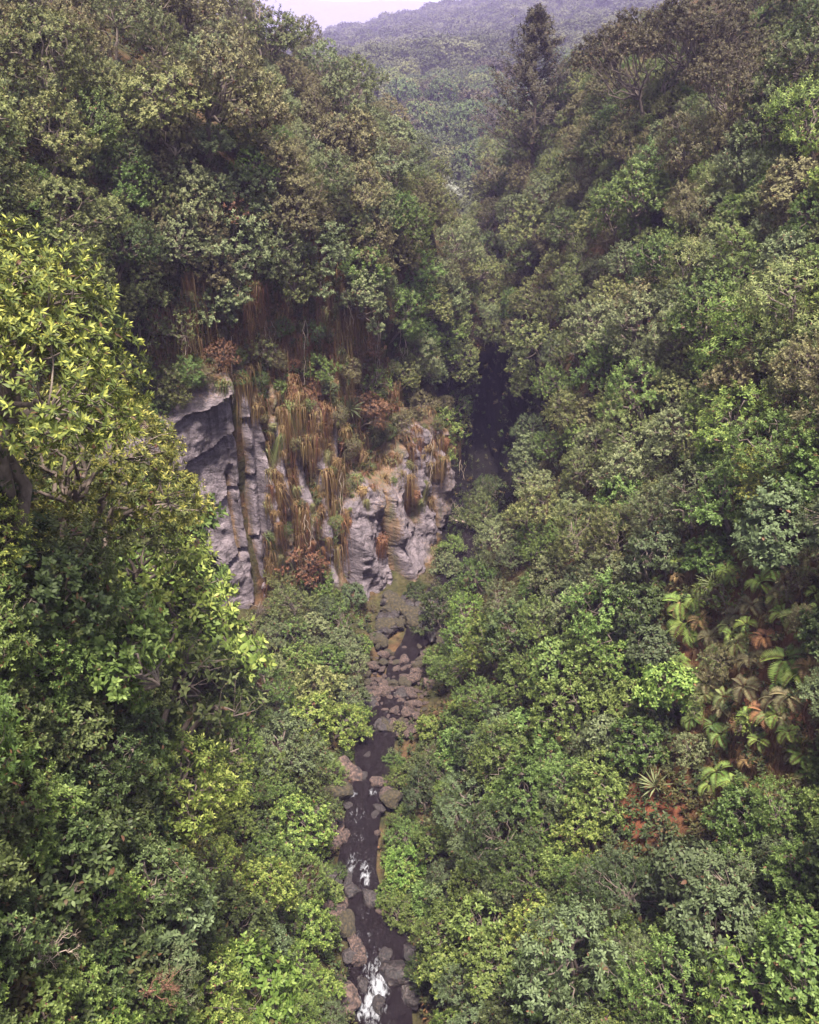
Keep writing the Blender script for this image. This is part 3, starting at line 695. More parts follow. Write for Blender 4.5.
def tussock(seed, n=300, L0=1.1, hang=1.0, wid_=.02):
    rg = np.random.default_rng(seed); b = Buf()
    a = rg.uniform(0, 6.28, n); L_ = L0 * rg.uniform(.45, 1.15, n)
    base = np.stack([rg.normal(0, .16, n), rg.normal(0, .16, n), rg.normal(0, .08, n)], 1)
    out2 = np.stack([np.cos(a), np.sin(a), np.zeros(n)], 1) * rg.uniform(.10, .42, n)[:, None]
    seg_ = 5; rnd = rg.uniform(0, 1, n)
    t = np.linspace(0, 1, seg_)
    pts = base[:, None] + L_[:, None, None] * (out2[:, None] * (t ** .8)[None, :, None] + np.array([0, 0, 1.])[None, None] * (.55 * t - (.55 + hang) * t ** 1.9)[None, :, None])
    side_ = np.stack([-np.sin(a), np.cos(a), np.zeros(n)], 1)
    wv = wid_ * (1 - .85 * t)[None, :, None] * side_[:, None]
    V = np.stack([pts - wv, pts + wv], 2).reshape(n, -1, 3)
    T = []
    for k in range(seg_ - 1): T += [[2*k, 2*k+1, 2*k+3], [2*k, 2*k+3, 2*k+2]]
    T = np.array(T)
    b.add(V.reshape(-1, 3), (np.arange(n)[:, None, None] * seg_ * 2 + T[None]).reshape(-1, 3), np.repeat(rnd, seg_ * 2), np.tile(np.repeat(t, 2), n))
    return b.mesh('blades')
TUSS = [tussock(71), tussock(72, 260, 1.3, 1.3), tussock(73, 340, .8, .7)]
LONGTUSS = [tussock(74, 300, 1.9, 1.8, .018), tussock(75, 260, 2.2, 2.0, .018)]
def frond(seed, L_=1.5):
    rg = np.random.default_rng(seed); b = Buf(); n = 17
    t = np.linspace(.14, 1, n)
    spine = np.stack([L_ * (t - .16 * t ** 2), np.zeros(n), L_ * (.46 * t - .80 * t ** 2.1)], 1)
    tan = unit(np.gradient(spine, axis=0))
    up_ = unit(np.cross(tan, [[0, 1., 0]])) * -1
    rv = np.clip(.65 + rg.normal(0, .2, n), .15, 1)
    for s_ in (-1, 1):
        pl = L_ * .33 * np.sin(np.clip(t * .98 + .02, 0, 1) * math.pi) ** .6 + .02
        D = np.array([[0, s_, 0]]) * 1.0 + tan * .55 - up_ * .25
        leaves(b, spine, D, up_, pl, pl * .13 + .012, rv, .3 + .4 * t, .2, .1)
    leaves(b, spine[:-1], np.diff(spine, axis=0), up_[:-1], L_ / n * 1.3, .03, rv[:-1] * 0, .3, 0, 0)
    return b.mesh('frond')
FROND = [frond(81), frond(82)]
def rosette_plant(seed, n=26, L_=.75):
    rg = np.random.default_rng(seed); b = Buf()
    a = np.arange(n) * 2.39996; el = np.linspace(1.25, .12, n)
    D = np.stack([np.cos(a) * np.cos(el), np.sin(a) * np.cos(el), np.sin(el)], 1)
    N = np.stack([-np.cos(a) * np.sin(el), -np.sin(a) * np.sin(el), np.cos(el)], 1)
    leaves(b, D * .04, D, N, L_ * rg.uniform(.8, 1.1, n), .07, rg.uniform(.3, 1, n), .5, .05, .3)
    return b.mesh('rosette_blades')
ROSE = [rosette_plant(91)]
def vine(seed, L_):
    rg = np.random.default_rng(seed); tb = Tubes()
    for k in range(3):
        p = np.cumsum(np.concatenate([np.zeros((1, 3)), np.stack([rg.normal(0, .06, 14), rg.normal(0, .06, 14), -np.full(14, L_ / 14)], 1)]), 0)
        p[:, :2] += rg.normal(0, .12, 2); tb.add(p, .022, .010, 4)
    return tb.mesh('vine')
VINE = [vine(95, 2.2), vine(96, 3.4)]
def boulder_mesh(seed):
    import bmesh
    bm = bmesh.new(); bmesh.ops.create_icosphere(bm, subdivisions=4, radius=1)
    V = np.array([v.co[:] for v in bm.verts])
    rg = np.random.default_rng(seed)
    for k in range(9):                                  # facets: shave off caps
        d = unit(rg.normal(size=3)); c = rg.uniform(.55, .8)
        s_ = V @ d; V -= np.clip(s_ - c, 0, None)[:, None] * d * .85
    V *= (1 + .34 * fbm(V[:, 0] * 1.3 + seed, V[:, 1] * 1.3, V[:, 2] * 1.3, 6))[:, None]
    V[:, 2] *= rg.uniform(.6, .8); V[:, 0] *= rg.uniform(1, 1.3)
    for v, c in zip(bm.verts, V): v.co = c
    me = bpy.data.meshes.new('boulder'); bm.to_mesh(me); bm.free()
    me.polygons.foreach_set('use_smooth', np.ones(len(me.polygons), bool))
    return me
BOULD = [boulder_mesh(s_) for s_ in range(6)]

LEAF['dark brown'] = leaf_mat('leaf_dark_brown', (.020, .017, .010), (.040, .034, .019), (.070, .060, .033), (.085, .075, .038), DEAD, .1, hue=.01)
# ------------------------------------------------------------------ planting
FORM = {'round': 'rounded bush', 'loose': 'loose bush', 'tree': 'small tree', 'fine': 'fine-leaved bush', 'dome': 'domed tree', 'bigleaf': 'broad-leaved bush',
        'shaggy': 'shaggy drooping bush', 'rosette': 'rosette-leaved tree', 'sparse': 'thin twiggy bush', 'umbrella': 'umbrella-crowned tree', 'spire': 'feathery tall tree', 'slim': 'slender tree'}
KNAME = {'round': 'leafy_bush', 'loose': 'loose_bush', 'tree': 'small_tree', 'fine': 'fine_leaved_bush', 'dome': 'domed_tree', 'bigleaf': 'broad_leaved_bush',
         'shaggy': 'drooping_bush', 'rosette': 'rosette_tree', 'sparse': 'twiggy_bush', 'umbrella': 'umbrella_tree', 'spire': 'feathery_tree', 'slim': 'slender_tree'}
RAD = {'round': 1.5, 'loose': 1.7, 'tree': 2.1, 'fine': 1.7, 'dome': 2.2, 'bigleaf': 1.4, 'shaggy': 1.7, 'rosette': 2.1, 'sparse': 1.5, 'umbrella': 3.2, 'spire': 2.6, 'slim': 1.4}
HGT = {'round': 2.5, 'loose': 3.4, 'tree': 4.6, 'fine': 3.2, 'dome': 3.4, 'bigleaf': 2.5, 'shaggy': 4.0, 'rosette': 3.6, 'sparse': 2.8, 'umbrella': 6.0, 'spire': 9.5, 'slim': 7.8}
def set_mat(o, m):
    o.material_slots[0].link = 'OBJECT'; o.material_slots[0].material = m
def sow(form, colour, base, nrm, s=1.0, tilt=.25, label=None, bark=None, sz=1.0, crown_c=None):
    cm, sm = random.choice(KIT[form])
    for me in (cm, sm):
        if not me.materials: me.materials.append(LEAF[colour] if me is cm else BARK)
    is_tree = form in ('tree', 'dome', 'rosette', 'umbrella', 'spire', 'slim')
    root = bpy.data.objects.new(KNAME[form], None); COL.objects.link(root)
    root.empty_display_size = .2
    root.location = base
    up_ = Vector((0, 0, 1)).lerp(Vector(nrm), tilt).normalized()
    q = up_.to_track_quat('Z', 'Y') @ Matrix.Rotation(random.uniform(0, 6.28), 3, 'Z').to_quaternion()
    root.rotation_euler = q.to_euler()
    root.scale = (s, s, s * sz)
    c = obj('crown' if is_tree else 'foliage', cm, None, root); set_mat(c, LEAF[colour])
    t = obj('trunk' if is_tree else 'stem', sm, None, root); set_mat(t, bark or BARK)
    p = np.array(base) + np.array(up_) * HGT[form] * s * sz * .6
    if label: fixed(root, label, 'tree' if is_tree else 'bush')
    else:
        size = 'small ' if s < .75 else 'large ' if s > 1.15 else ''
        register(root, size + colour, FORM[form], 'tree' if is_tree else 'bush', None, p)
    return root

def inside(poly, u, v):
    c = False; j = len(poly) - 1
    for i in range(len(poly)):
        (xi, yi), (xj, yj) = poly[i], poly[j]
        if (yi > v) != (yj > v) and u < (xj - xi) * (v - yi) / (yj - yi) + xi: c = not c
        j = i
    return c
STREAM = [(350, 1040), (335, 950), (328, 870), (345, 800), (352, 745), (378, 712), (365, 690), (368, 655), (385, 628), (438, 622), (440, 650), (415, 720), (398, 742), (395, 800), (380, 850), (392, 880), (405, 930), (428, 1040)]
SLAB = [(165, 425), (200, 385), (256, 385), (268, 600), (225, 640), (198, 560)]
RIBS = [(240, 390), (300, 400), (305, 590), (262, 600)]
LOWROCK = [(342, 525), (362, 490), (438, 468), (446, 520), (430, 590), (400, 640), (375, 640), (350, 570)]
CLEFT = [(477, 318), (500, 318), (504, 512), (470, 545), (464, 530)]
GRASSY = [(140, 330), (190, 262), (235, 300), (300, 225), (350, 250), (378, 300), (390, 380), (470, 430), (442, 470), (355, 500), (330, 580), (262, 590), (240, 385), (160, 400)]
EARTH = [(610, 830), (640, 765), (690, 760), (712, 800), (690, 835), (630, 850)]
FERNY = [(660, 560), (760, 540), (830, 560), (830, 800), (720, 800), (690, 730), (670, 650)]
UMB = [(596, -10), (790, -10), (780, 95), (700, 120), (600, 100)]
BARE = [STREAM, SLAB, CLEFT, LOWROCK, EARTH, UMB]
placed = []
def find_base(u, v, hpx_of):
    """terrain point whose plant's middle would show at (u, v)"""
    h0 = hit(u, v)
    if h0 is None: h0 = hit(u, v + 30)
    if h0 is None: return None
    h1 = hit(u, v + hpx_of(h0[2]))
    return h1 or h0
def hero(u, v, form, colour, s=1.0, **kw):
    b = find_base(u, v, lambda t: .5 * HGT[form] * s * FPX / t)
    if b is None: print('hero misses', u, v); return None
    p, nn, t = b
    placed.append((u, v, RAD[form] * s * FPX / t * .9))
    return sow(form, colour, p - nn * .15, nn, s, **kw)

def rooted(ub, vb, vtop, form, colour, **kw):
    b = hit_all(ub, vb)
    if b is None: print('rooted misses', ub, vb); return None
    p, nn, t = b
    s = (vb - vtop) * t / FPX / HGT[form]
    placed.append((ub, (vb * .35 + vtop * .65), RAD[form] * s * FPX / t * .9))
    return sow(form, colour, p - nn * .15, nn, s, **kw)
# trees and bushes one can point to in the photograph
rooted(5, 535, 225, 'rosette', 'yellow-green', tilt=.2, label='yellow-tipped rosette-leaved tree crowding the left edge in front of the cliff')
rooted(70, 590, 370, 'rosette', 'yellow-green', tilt=.3)
rooted(-60, 480, 200, 'rosette', 'yellow-green', tilt=.1)
for a_ in ((118, 650, 478, 'loose', 'fresh green'), (160, 700, 545, 'round', 'fresh green'), (92, 600, 425, 'fine', 'olive'), (60, 640, 500, 'loose', 'dark green'), (150, 640, 500, 'fine', 'fresh green'),
           (25, 660, 520, 'round', 'dark green'), (95, 700, 570, 'round', 'mid green'), (170, 760, 610, 'sparse', 'olive'), (130, 600, 455, 'round', 'mid green')): rooted(*a_, tilt=.3)
hero(770, 480, 'rosette', 'yellow-green', .72, label='yellow-green rosette-leaved tree above the ferny bank at the right edge')
rooted(735, 152, 40, 'umbrella', 'dark brown', tilt=.05, label='dark umbrella-crowned tree with forked dark limbs below the upper right corner')
rooted(645, 132, 14, 'umbrella', 'dark brown', tilt=.05, label='purplish brown umbrella-crowned tree against the hazy hill')
rooted(692, 104, -6, 'umbrella', 'dark brown', tilt=.05, label='wide umbrella-crowned tree half cut off by the top edge, right of the hill')
hero(612, 90, 'dome', 'brown-olive', .9)
rooted(530, 175, 28, 'spire', 'dark brown', tilt=.02, label='tall feathery tree standing alone in the notch before the far hill')
rooted(264, 82, -12, 'slim', 'brown-olive', tilt=0, label='slender bare-stemmed tree rising above the left ridge against the sky', bark=PALE_BARK)
rooted(248, 80, 10, 'slim', 'grey-green', tilt=0)
hero(358, 80, 'dome', 'olive', 1.2, tilt=.1, label='large olive domed tree on the left ridge, broadest of its row')
hero(390, 85, 'dome', 'olive', .9, tilt=.1)
hero(320, 70, 'dome', 'grey-green', 1.1, tilt=.1)
hero(298, 40, 'dome', 'brown-olive', 1.1, tilt=.1)
hero(345, 62, 'dome', 'brown-olive', .9, tilt=.1)
hero(243, 42, 'dome', 'brown-olive', .8, tilt=.1)
hero(190, 30, 'tree', 'brown-olive', 1.2); hero(150, 15, 'tree', 'brown-olive', 1.2)
hero(45, 75, 'dome', 'olive', 1.4, label='spreading olive tree with bare lower limbs in the upper left corner')
hero(440, 190, 'fine', 'pale', .9, label='pale silvery bush on the left spur above the dark cleft')
hero(205, 70, 'dome', 'grey-green', 1.0)
hero(240, 985, 'round', 'bright green', 1.25, label='bright green rounded bush at the bottom, left of the lower cascade')
hero(165, 905, 'bigleaf', 'blue-green', .8, label='blue-green broad-leaved bush standing over a dark gap left of the stream')
hero(55, 860, 'bigleaf', 'dark green', .8); hero(90, 820, 'bigleaf', 'dark green', .7)
hero(405, 860, 'loose', 'bright green', .6, label='small bright green bush leaning over the stream by the upper cascade')
hero(430, 340, 'tree', 'mid green', 1.0); hero(405, 280, 'tree', 'mid green', .95); hero(440, 300, 'loose', 'grey-green', 1.1)
hero(340, 640, 'round', 'blue-green', .9); hero(345, 690, 'round', 'blue-green', .9)
hero(660, 550, 'round', 'blue-green', 1.0); hero(640, 330, 'tree', 'grey-green', 1.0); hero(600, 330, 'tree', 'grey-green', .9)
hero(710, 405, 'loose', 'mid green', .8); hero(500, 540, 'fine', 'grey-green', 1.0); hero(570, 700, 'round', 'mid green', 1.1)
hero(190, 525, 'fine', 'pale', .35); hero(690, 745, 'fine', 'grey-green', .45)
hero(140, 350, 'sparse', 'russet', .5)
hero(228, 215, 'sparse', 'russet', .8); hero(360, 350, 'sparse', 'russet', .9)
hero(790, 90, 'tree', 'dark green', 1.2); hero(770, 130, 'tree', 'dark green', 1.0)

# scrub that leans out over the cliff tops and crowds the cliff foot
for (ub, vb) in ((150, 392), (168, 388), (185, 380), (202, 376), (220, 370), (238, 364), (256, 362), (272, 366), (290, 370), (308, 372), (325, 374), (340, 380), (350, 400), (362, 420), (376, 432), (392, 430), (405, 424), (420, 416), (436, 412), (448, 414), (455, 430)):
    rooted(ub, vb + random.uniform(-3, 6), vb - random.uniform(16, 44), random.choice(['shaggy', 'shaggy', 'loose', 'fine', 'sparse']), random.choice(['brown-olive', 'olive', 'russet', 'brown-olive', 'olive', 'mid green']), tilt=.55)
for (ub, vb, h_, f_, c_) in ((452, 560, 30, 'loose', 'mid green'), (488, 535, 44, 'loose', 'dark green'), (484, 346, 34, 'shaggy', 'olive'), (483, 328, 30, 'shaggy', 'grey-green'), (487, 316, 30, 'loose', 'olive'), (478, 520, 40, 'shaggy', 'dark green'), (497, 512, 44, 'shaggy', 'dark green'), (470, 535, 36, 'fine', 'dark green'), (486, 500, 30, 'fine', 'dark green'), (446, 578, 30, 'round', 'grey-green'), (432, 590, 20, 'sparse', 'brown-olive'), (415, 600, 22, 'round', 'dark green'), (352, 610, 30, 'round', 'blue-green'),
                             (372, 612, 16, 'sparse', 'brown-olive'), (455, 610, 34, 'round', 'mid green'), (360, 655, 24, 'round', 'mid green'), (440, 670, 30, 'round', 'mid green'), (290, 600, 42, 'shaggy', 'olive'), (320, 600, 44, 'loose', 'mid green'), (250, 640, 34, 'sparse', 'olive'), (225, 668, 36, 'loose', 'grey-green'),
                             (395, 770, 22, 'round', 'mid green'), (402, 830, 30, 'loose', 'mid green'), (325, 770, 26, 'fine', 'mid green'), (318, 850, 30, 'round', 'fresh green'), (415, 930, 34, 'loose', 'mid green'), (322, 940, 34, 'round', 'mid green'), (398, 790, 30, 'loose', 'mid green'), (408, 890, 40, 'loose', 'fresh green'), (398, 925, 40, 'loose', 'mid green'), (390, 905, 34, 'round', 'fresh green'), (338, 880, 24, 'fine', 'mid green'), (396, 860, 28, 'round', 'mid green'), (392, 760, 16, 'fine', 'grey-green'), (350, 720, 26, 'round', 'blue-green'), (330, 900, 26, 'round', 'mid green'), (330, 800, 22, 'fine', 'olive'), (425, 985, 40, 'loose', 'dark green'), (318, 1000, 40, 'round', 'fresh green'), (345, 760, 18, 'fine', 'mid green'), (400, 735, 18, 'round', 'olive')):
    rooted(ub, vb, vb - h_, f_, c_, tilt=.4)
for (ub, vb, h_, c_) in ((600, 122, 34, 'olive'), (618, 120, 30, 'dark green'), (636, 116, 32, 'olive'), (656, 114, 34, 'mid green'), (676, 108, 36, 'dark green'), (698, 104, 34, 'olive'), (720, 112, 34, 'mid green'), (748, 118, 34, 'dark green'), (760, 48, 40, 'mid green'), (778, 34, 40, 'olive'),
                         (650, 88, 30, 'olive'), (668, 84, 30, 'dark green'), (630, 92, 26, 'brown-olive'), (688, 74, 34, 'olive'), (712, 70, 30, 'mid green'), (310, 90, 24, 'olive'), (328, 98, 26, 'grey-green'), (346, 94, 24, 'olive'), (298, 84, 24, 'brown-olive'), (240, 98, 28, 'olive'), (270, 94, 26, 'grey-green'), (284, 78, 24, 'olive'), (370, 104, 22, 'olive')):
    rooted(ub, vb, vb - h_, random.choice(['round', 'fine', 'dome']), c_, tilt=.15)
for _ in range(34):                                   # small green plants rooted in the grassy strip of the cliff
    while True:
        ub, vb = random.uniform(200, 460), random.uniform(300, 600)
        if (inside(GRASSY, ub, vb) or inside(RIBS, ub, vb)) and not inside(SLAB, ub, vb) and not inside(LOWROCK, ub, vb): break
    rooted(ub, vb, vb - random.uniform(12, 26), random.choice(['fine', 'shaggy', 'loose', 'sparse']), random.choice(['olive', 'mid green', 'grey-green', 'brown-olive', 'dark green']), tilt=.7)
def palette(u, v):
    """(forms, colours) that grow where the photograph shows (u, v)"""
    g = random.random()
    if v < 110 and u < 450: return random.choice(['dome', 'dome', 'tree', 'fine']), random.choice(['olive', 'brown-olive', 'grey-green', 'brown-olive'])
    if u < 130 and v < 250: return random.choice(['tree', 'dome', 'loose']), random.choice(['olive', 'mid green', 'dark green', 'olive'])
    if u < 470 and v < 300: return random.choice(['tree', 'loose', 'fine', 'round', 'dome']), random.choice(['grey-green', 'grey-green', 'olive', 'olive', 'mid green', 'grey-green', 'brown-olive', 'brown-olive'] if v > 130 else ['olive', 'grey-green', 'brown-olive'])
    if inside(GRASSY, u, v): return random.choice(['shaggy', 'sparse', 'loose']), random.choice(['olive', 'brown-olive', 'russet', 'mid green'])
    if u < 480 and v < 430 and u > 240: return random.choice(['tree', 'loose', 'shaggy']), random.choice(['grey-green', 'mid green', 'olive'])
    if u < 210 and v < 640: return random.choice(['loose', 'round', 'sparse', 'round']), random.choice(['mid green', 'fresh green', 'olive', 'dark green', 'yellow-green'])
    if u < 150: return random.choice(['round', 'loose', 'bigleaf', 'round']), random.choice(['dark green', 'mid green', 'fresh green', 'dark green'])
    if u < 400 and v >= 560: return random.choice(['round', 'loose', 'fine', 'sparse', 'round']), random.choice(['mid green', 'fresh green', 'blue-green', 'mid green', 'dark green', 'fresh green'] if v > 700 else ['grey-green', 'blue-green', 'mid green', 'olive'])
    if inside(FERNY, u, v): return random.choice(['sparse', 'round', 'fine']), random.choice(['brown-olive', 'mid green', 'olive', 'fresh green'])
    if v < 110: return random.choice(['tree', 'dome', 'loose']), random.choice(['olive', 'mid green', 'brown-olive', 'dark green'])
    if v < 300 and u < 580: return random.choice(['shaggy', 'shaggy', 'dome', 'loose']), random.choice(['brown-olive', 'olive', 'grey-green', 'olive', 'dark green'])
    if v < 420: return random.choice(['loose', 'tree', 'shaggy', 'fine', 'round']), random.choice(['grey-green', 'olive', 'mid green', 'grey-green', 'mid green', 'brown-olive', 'brown-olive', 'olive'] + (['fresh green'] if u > 700 else []))
    if v < 600: return random.choice(['loose', 'round', 'fine', 'tree']), random.choice(['grey-green', 'mid green', 'olive', 'mid green', 'blue-green', 'grey-green'])
    return random.choice(['round', 'round', 'loose', 'fine', 'bigleaf']), random.choice(['mid green', 'fresh green', 'mid green', 'blue-green', 'mid green', 'dark green'])
count = {}
cand = [(random.uniform(-110, 930), random.uniform(-20, 1110)) for _ in range(9000)]
def crowd(u, v, rp, k):
    return any((u - a) ** 2 + (v - b) ** 2 < (k * (rp + c) / 2) ** 2 for a, b, c in placed)
NB = 0
for (u, v) in cand:
    form, colour = palette(u, v)
    if count.get(form, 0) >= 262: continue
    if inside(GRASSY, u, v) and random.random() < .86: continue
    if inside(FERNY, u, v) and random.random() < .965: continue
    near_left = u < 230 and v > 330
    s = random.choice([.62, .75, .85, .95, 1.05, 1.2]) * (.66 if near_left or inside(FERNY, u, v) else .88 if v > 560 else 1.0)
    b = find_base(u, v, lambda t: .5 * HGT[form] * s * FPX / t)
    if b is None: continue
    p, nn, t = b
    if p[1] > 128: continue
    rp = RAD[form] * s * FPX / t
    if crowd(u, v, rp, .80): continue
    if not inside(GRASSY, u, v) and inside(GRASSY, u, v + rp * .9) and random.random() < .75: continue
    if not inside(FERNY, u, v) and (inside(FERNY, u, v + rp * .8) or inside(FERNY, u + rp * .8, v) or inside(FERNY, u - rp * .8, v)) and random.random() < .8: continue
    if any(inside(CLEFT, u + a * rp, v + c * rp) for a, c in ((1, 0), (-1, 0), (0, 1), (0, -1), (.5, 0), (-.5, 0))): continue
    rq = rp * .7
    if any((B is not UMB or s > .7) and inside(B, u + a * rq, v + c * rq) for B in BARE for a, c in ((0, 0), (1, 0), (-1, 0), (0, 1), (0, -1), (.7, .7), (-.7, .7), (.7, -.7), (-.7, -.7))): continue
    placed.append((u, v, rp)); count[form] = count.get(form, 0) + 1
    sow(form, colour, p - nn * .15, nn, s, tilt=.35, sz=random.uniform(.85, 1.15))
    NB += 1
for _ in range(2600):                                 # low scrub between the trees of the far ridges and slopes
    u, v = random.uniform(150, 819), random.uniform(20, 215)
    form = random.choice(['fine', 'dome', 'round', 'shaggy'])
    if count.get(form, 0) >= 262: continue
    s = random.uniform(.42, .62)
    b = find_base(u, v, lambda t: .5 * HGT[form] * s * FPX / t)
    if b is None or b[0][1] > 128 or b[2] < 45: continue
    p, nn, t = b; rp = RAD[form] * s * FPX / t
    if crowd(u, v, rp, .52): continue
    placed.append((u, v, rp)); count[form] = count.get(form, 0) + 1
    sow(form, palette(u, v)[1], p - nn * .12, nn, s, tilt=.3)
print('bushes', NB, count)

# tussocks hanging on the cliff
def tuft(u, v, me, colour, s, name, look, noun, cat, group):
    b = hit_all(u, v)
    if b is None: return
    p, nn, t = b
    o = obj(name, me); 
    if not me.materials: me.materials.append(LEAF[colour])
    set_mat(o, LEAF[colour])
    o.location = p + nn * .08
    up_ = Vector((0, 0, 1)).lerp(Vector(nn), .25).normalized()
    o.rotation_euler = (up_.to_track_quat('Z', 'Y') @ Matrix.Rotation(random.uniform(0, 6.28), 3, 'Z').to_quaternion()).to_euler()
    o.scale = (s, s, s * random.uniform(.9, 1.3))
    register(o, look, noun, cat, group)
tp = []
for _ in range(6000):
    u, v = random.uniform(140, 480), random.uniform(240, 640)
    r_ = inside(RIBS, u, v); lw = inside(LOWROCK, u, v)
    if not (inside(GRASSY, u, v) or r_ or lw): continue
    if inside(SLAB, u, v): continue
    if (r_ and not (abs(u - 254) < 6 or abs(u - 275) < 9 or u > 288)) or (lw and random.random() < (.94 if v > 505 else .6)): continue
    ts = .32 + .95 * random.random() ** 1.7
    if any((u - a) ** 2 + (v - b) ** 2 < (5.5 * (ts + c)) ** 2 for a, b, c in tp): continue
    tp.append((u, v, ts))
    col_ = random.choices(['golden-brown', 'rust-brown', 'straw-green', 'olive'], [4, 2, 5, 3])[0]
    lg = random.random() < .45
    tuft(u, v, random.choice(LONGTUSS if lg else TUSS), col_, ts * (.8 if lg else 1.0), 'grass_tussock', col_ + (' long' if lg else ''), 'hanging grass tussock', 'grass tussock', 'grass tussocks hanging on the cliff')
    if len(tp) > 285: break
print('tussocks', len(tp))
def dry_grass():
    rg = np.random.default_rng(19); Vs_, Ts_, As_, Bs_, off_, n_ = [], [], [], [], 0, 0
    src = [tussock(300 + k, 70, .9 + .35 * k, 1.3, .02) for k in range(4)]
    dat = []
    for me in src:
        v_ = np.zeros(len(me.vertices) * 3, np.float32); me.vertices.foreach_get('co', v_)
        t_ = np.zeros(len(me.loops), np.int32); me.loops.foreach_get('vertex_index', t_)
        a_ = np.zeros(len(me.vertices), np.float32); me.attributes['rnd'].data.foreach_get('value', a_)
        dat.append((v_.reshape(-1, 3), t_.reshape(-1, 3), a_)); bpy.data.meshes.remove(me)
    while n_ < 1000:
        u, v = rg.uniform(140, 480), rg.uniform(225, 610)
        if n_ > 590: u, v = rg.uniform(660, 825), rg.uniform(545, 800)
        if n_ <= 590 and not (inside(GRASSY, u, v) or inside(RIBS, u, v)) or n_ > 590 and not inside(FERNY, u, v) or inside(SLAB, u, v): continue
        if inside(LOWROCK, u, v) and rg.random() < .9: continue
        if 258 < u < 268 and v > 400 or 283 < u < 289 and v > 420: continue
        b = hit_all(u, v)
        if b is None: continue
        v_, t_, a_ = dat[int(rg.integers(0, 4))]; s_ = rg.uniform(.45, 1.1) * (.5 if n_ > 590 else 1); an = rg.uniform(0, 6.28)
        w_ = np.stack([v_[:, 0] * math.cos(an) - v_[:, 1] * math.sin(an), v_[:, 0] * math.sin(an) + v_[:, 1] * math.cos(an), v_[:, 2]], 1) * s_ + b[0] + b[1] * .12
        Vs_.append(w_); Ts_.append(t_ + off_); off_ += len(w_); n_ += 1
        As_.append(np.clip(a_ * .55 + rg.uniform(0, .45), 0, 1)); Bs_.append(a_ * 0)
    m_ = leaf_mat('dry_grass_blade', (.062, .034, .017), (.130, .076, .033), (.155, .135, .052), None, (.11, .045, .025), .22, hue=0)
    o_ = obj('dry_grass', mesh_np('dry_grass', np.concatenate(Vs_), np.concatenate(Ts_), {'rnd': np.concatenate(As_), 'tip': np.concatenate(Bs_)}), m_)
    o_['kind'] = 'stuff'
dry_grass()
for (u, v, s, c) in ((690, 430, 1.3, 'straw-green'), (705, 450, 1.3, 'straw-green'), (680, 445, 1.1, 'olive'), (735, 450, 1.2, 'straw-green'), (720, 440, 1.0, 'olive'), (665, 460, 1.0, 'straw-green'),
                     (400, 235, 1.2, 'straw-green'), (385, 225, 1.2, 'olive'), (415, 240, 1.1, 'straw-green'), (755, 700, .7, 'rust-brown'), (780, 690, .8, 'golden-brown'), (800, 715, .7, 'rust-brown'), (765, 720, .7, 'golden-brown'), (740, 725, .6, 'rust-brown')):
    tuft(u, v, random.choice(LONGTUSS), c, s, 'hanging_tussock', c, 'long curtain of hanging grass', 'grass tussock', None)

# ferns on the right bank
def fern(u, v, colour, s, nf=7, label=None, low=0.):
    b = hit(u, v)
    if b is None: return
    p, nn, t = b
    root = bpy.data.objects.new('fern', None); COL.objects.link(root)
    root.location = p + nn * .35 + np.array([0, 0, low])
    up_ = Vector((0, 0, 1)).lerp(Vector(nn), .4).normalized()
    root.rotation_euler = (up_.to_track_quat('Z', 'Y') @ Matrix.Rotation(random.uniform(0, 6.28), 3, 'Z').to_quaternion()).to_euler()
    s *= .62; root.scale = (s, s, s)
    for k in range(nf):
        me = FROND[k % 2]
        if not me.materials: me.materials.append(LEAF[colour])
        f = obj('frond', me, None, root); set_mat(f, LEAF[colour])
        f.rotation_euler = (0, random.uniform(-.6, .35), k * 2 * math.pi / nf + random.uniform(-.2, .2))
        f.scale = (1, 1, 1) if k else (1.1, 1.1, 1.1)
    if label: fixed(root, label, 'fern')
    else: register(root, colour, 'arching fern', 'fern', 'arching ferns on the slopes')
FP = [(690, 625, 'fresh green', 1.1), (685, 605, 'fresh green', .8), (795, 662, 'fresh green', .9), (735, 572, 'fresh green', .6), (740, 580, 'fresh green', .55), (770, 585, 'fresh green', .7), (810, 680, 'fresh green', .8),
      (700, 455, 'mid green', 1.1), (720, 450, 'mid green', 1.1), (740, 460, 'mid green', 1.0), (745, 645, 'olive', .7), (728, 665, 'olive', .7), (700, 600, 'fresh green', .6), (735, 700, 'olive', .6),
      (760, 610, 'brown-olive', .7), (745, 620, 'brown-olive', .7), (775, 640, 'rust-brown', .6), (760, 665, 'brown-olive', .7), (785, 700, 'brown-olive', .7), (740, 630, 'olive', .6), (720, 640, 'brown-olive', .6),
      (800, 735, 'fresh green', .5), (808, 745, 'fresh green', .6), (725, 780, 'fresh green', .7), (740, 790, 'fresh green', .6), (650, 640, 'olive', .7), (715, 690, 'brown-olive', .7), (755, 690, 'brown-olive', .7),
      (690, 680, 'olive', .6), (700, 720, 'mid green', .6), (730, 735, 'mid green', .6), (765, 560, 'olive', .7), (790, 600, 'brown-olive', .7), (805, 625, 'olive', .7), (775, 715, 'rust-brown', .7), (800, 700, 'brown-olive', .7),
      (130, 760, 'fresh green', .6), (150, 750, 'mid green', .7), (355, 185, 'mid green', 1.0)]
for a in FP: fern(*a)
for _ in range(60):
    u, v = random.uniform(660, 830), random.uniform(540, 800)
    if inside(FERNY, u, v): fern(u, v, random.choice(['brown-olive', 'mid green', 'olive', 'golden-brown', 'fresh green', 'fresh green', 'mid green']), random.uniform(.32, .62), 6)
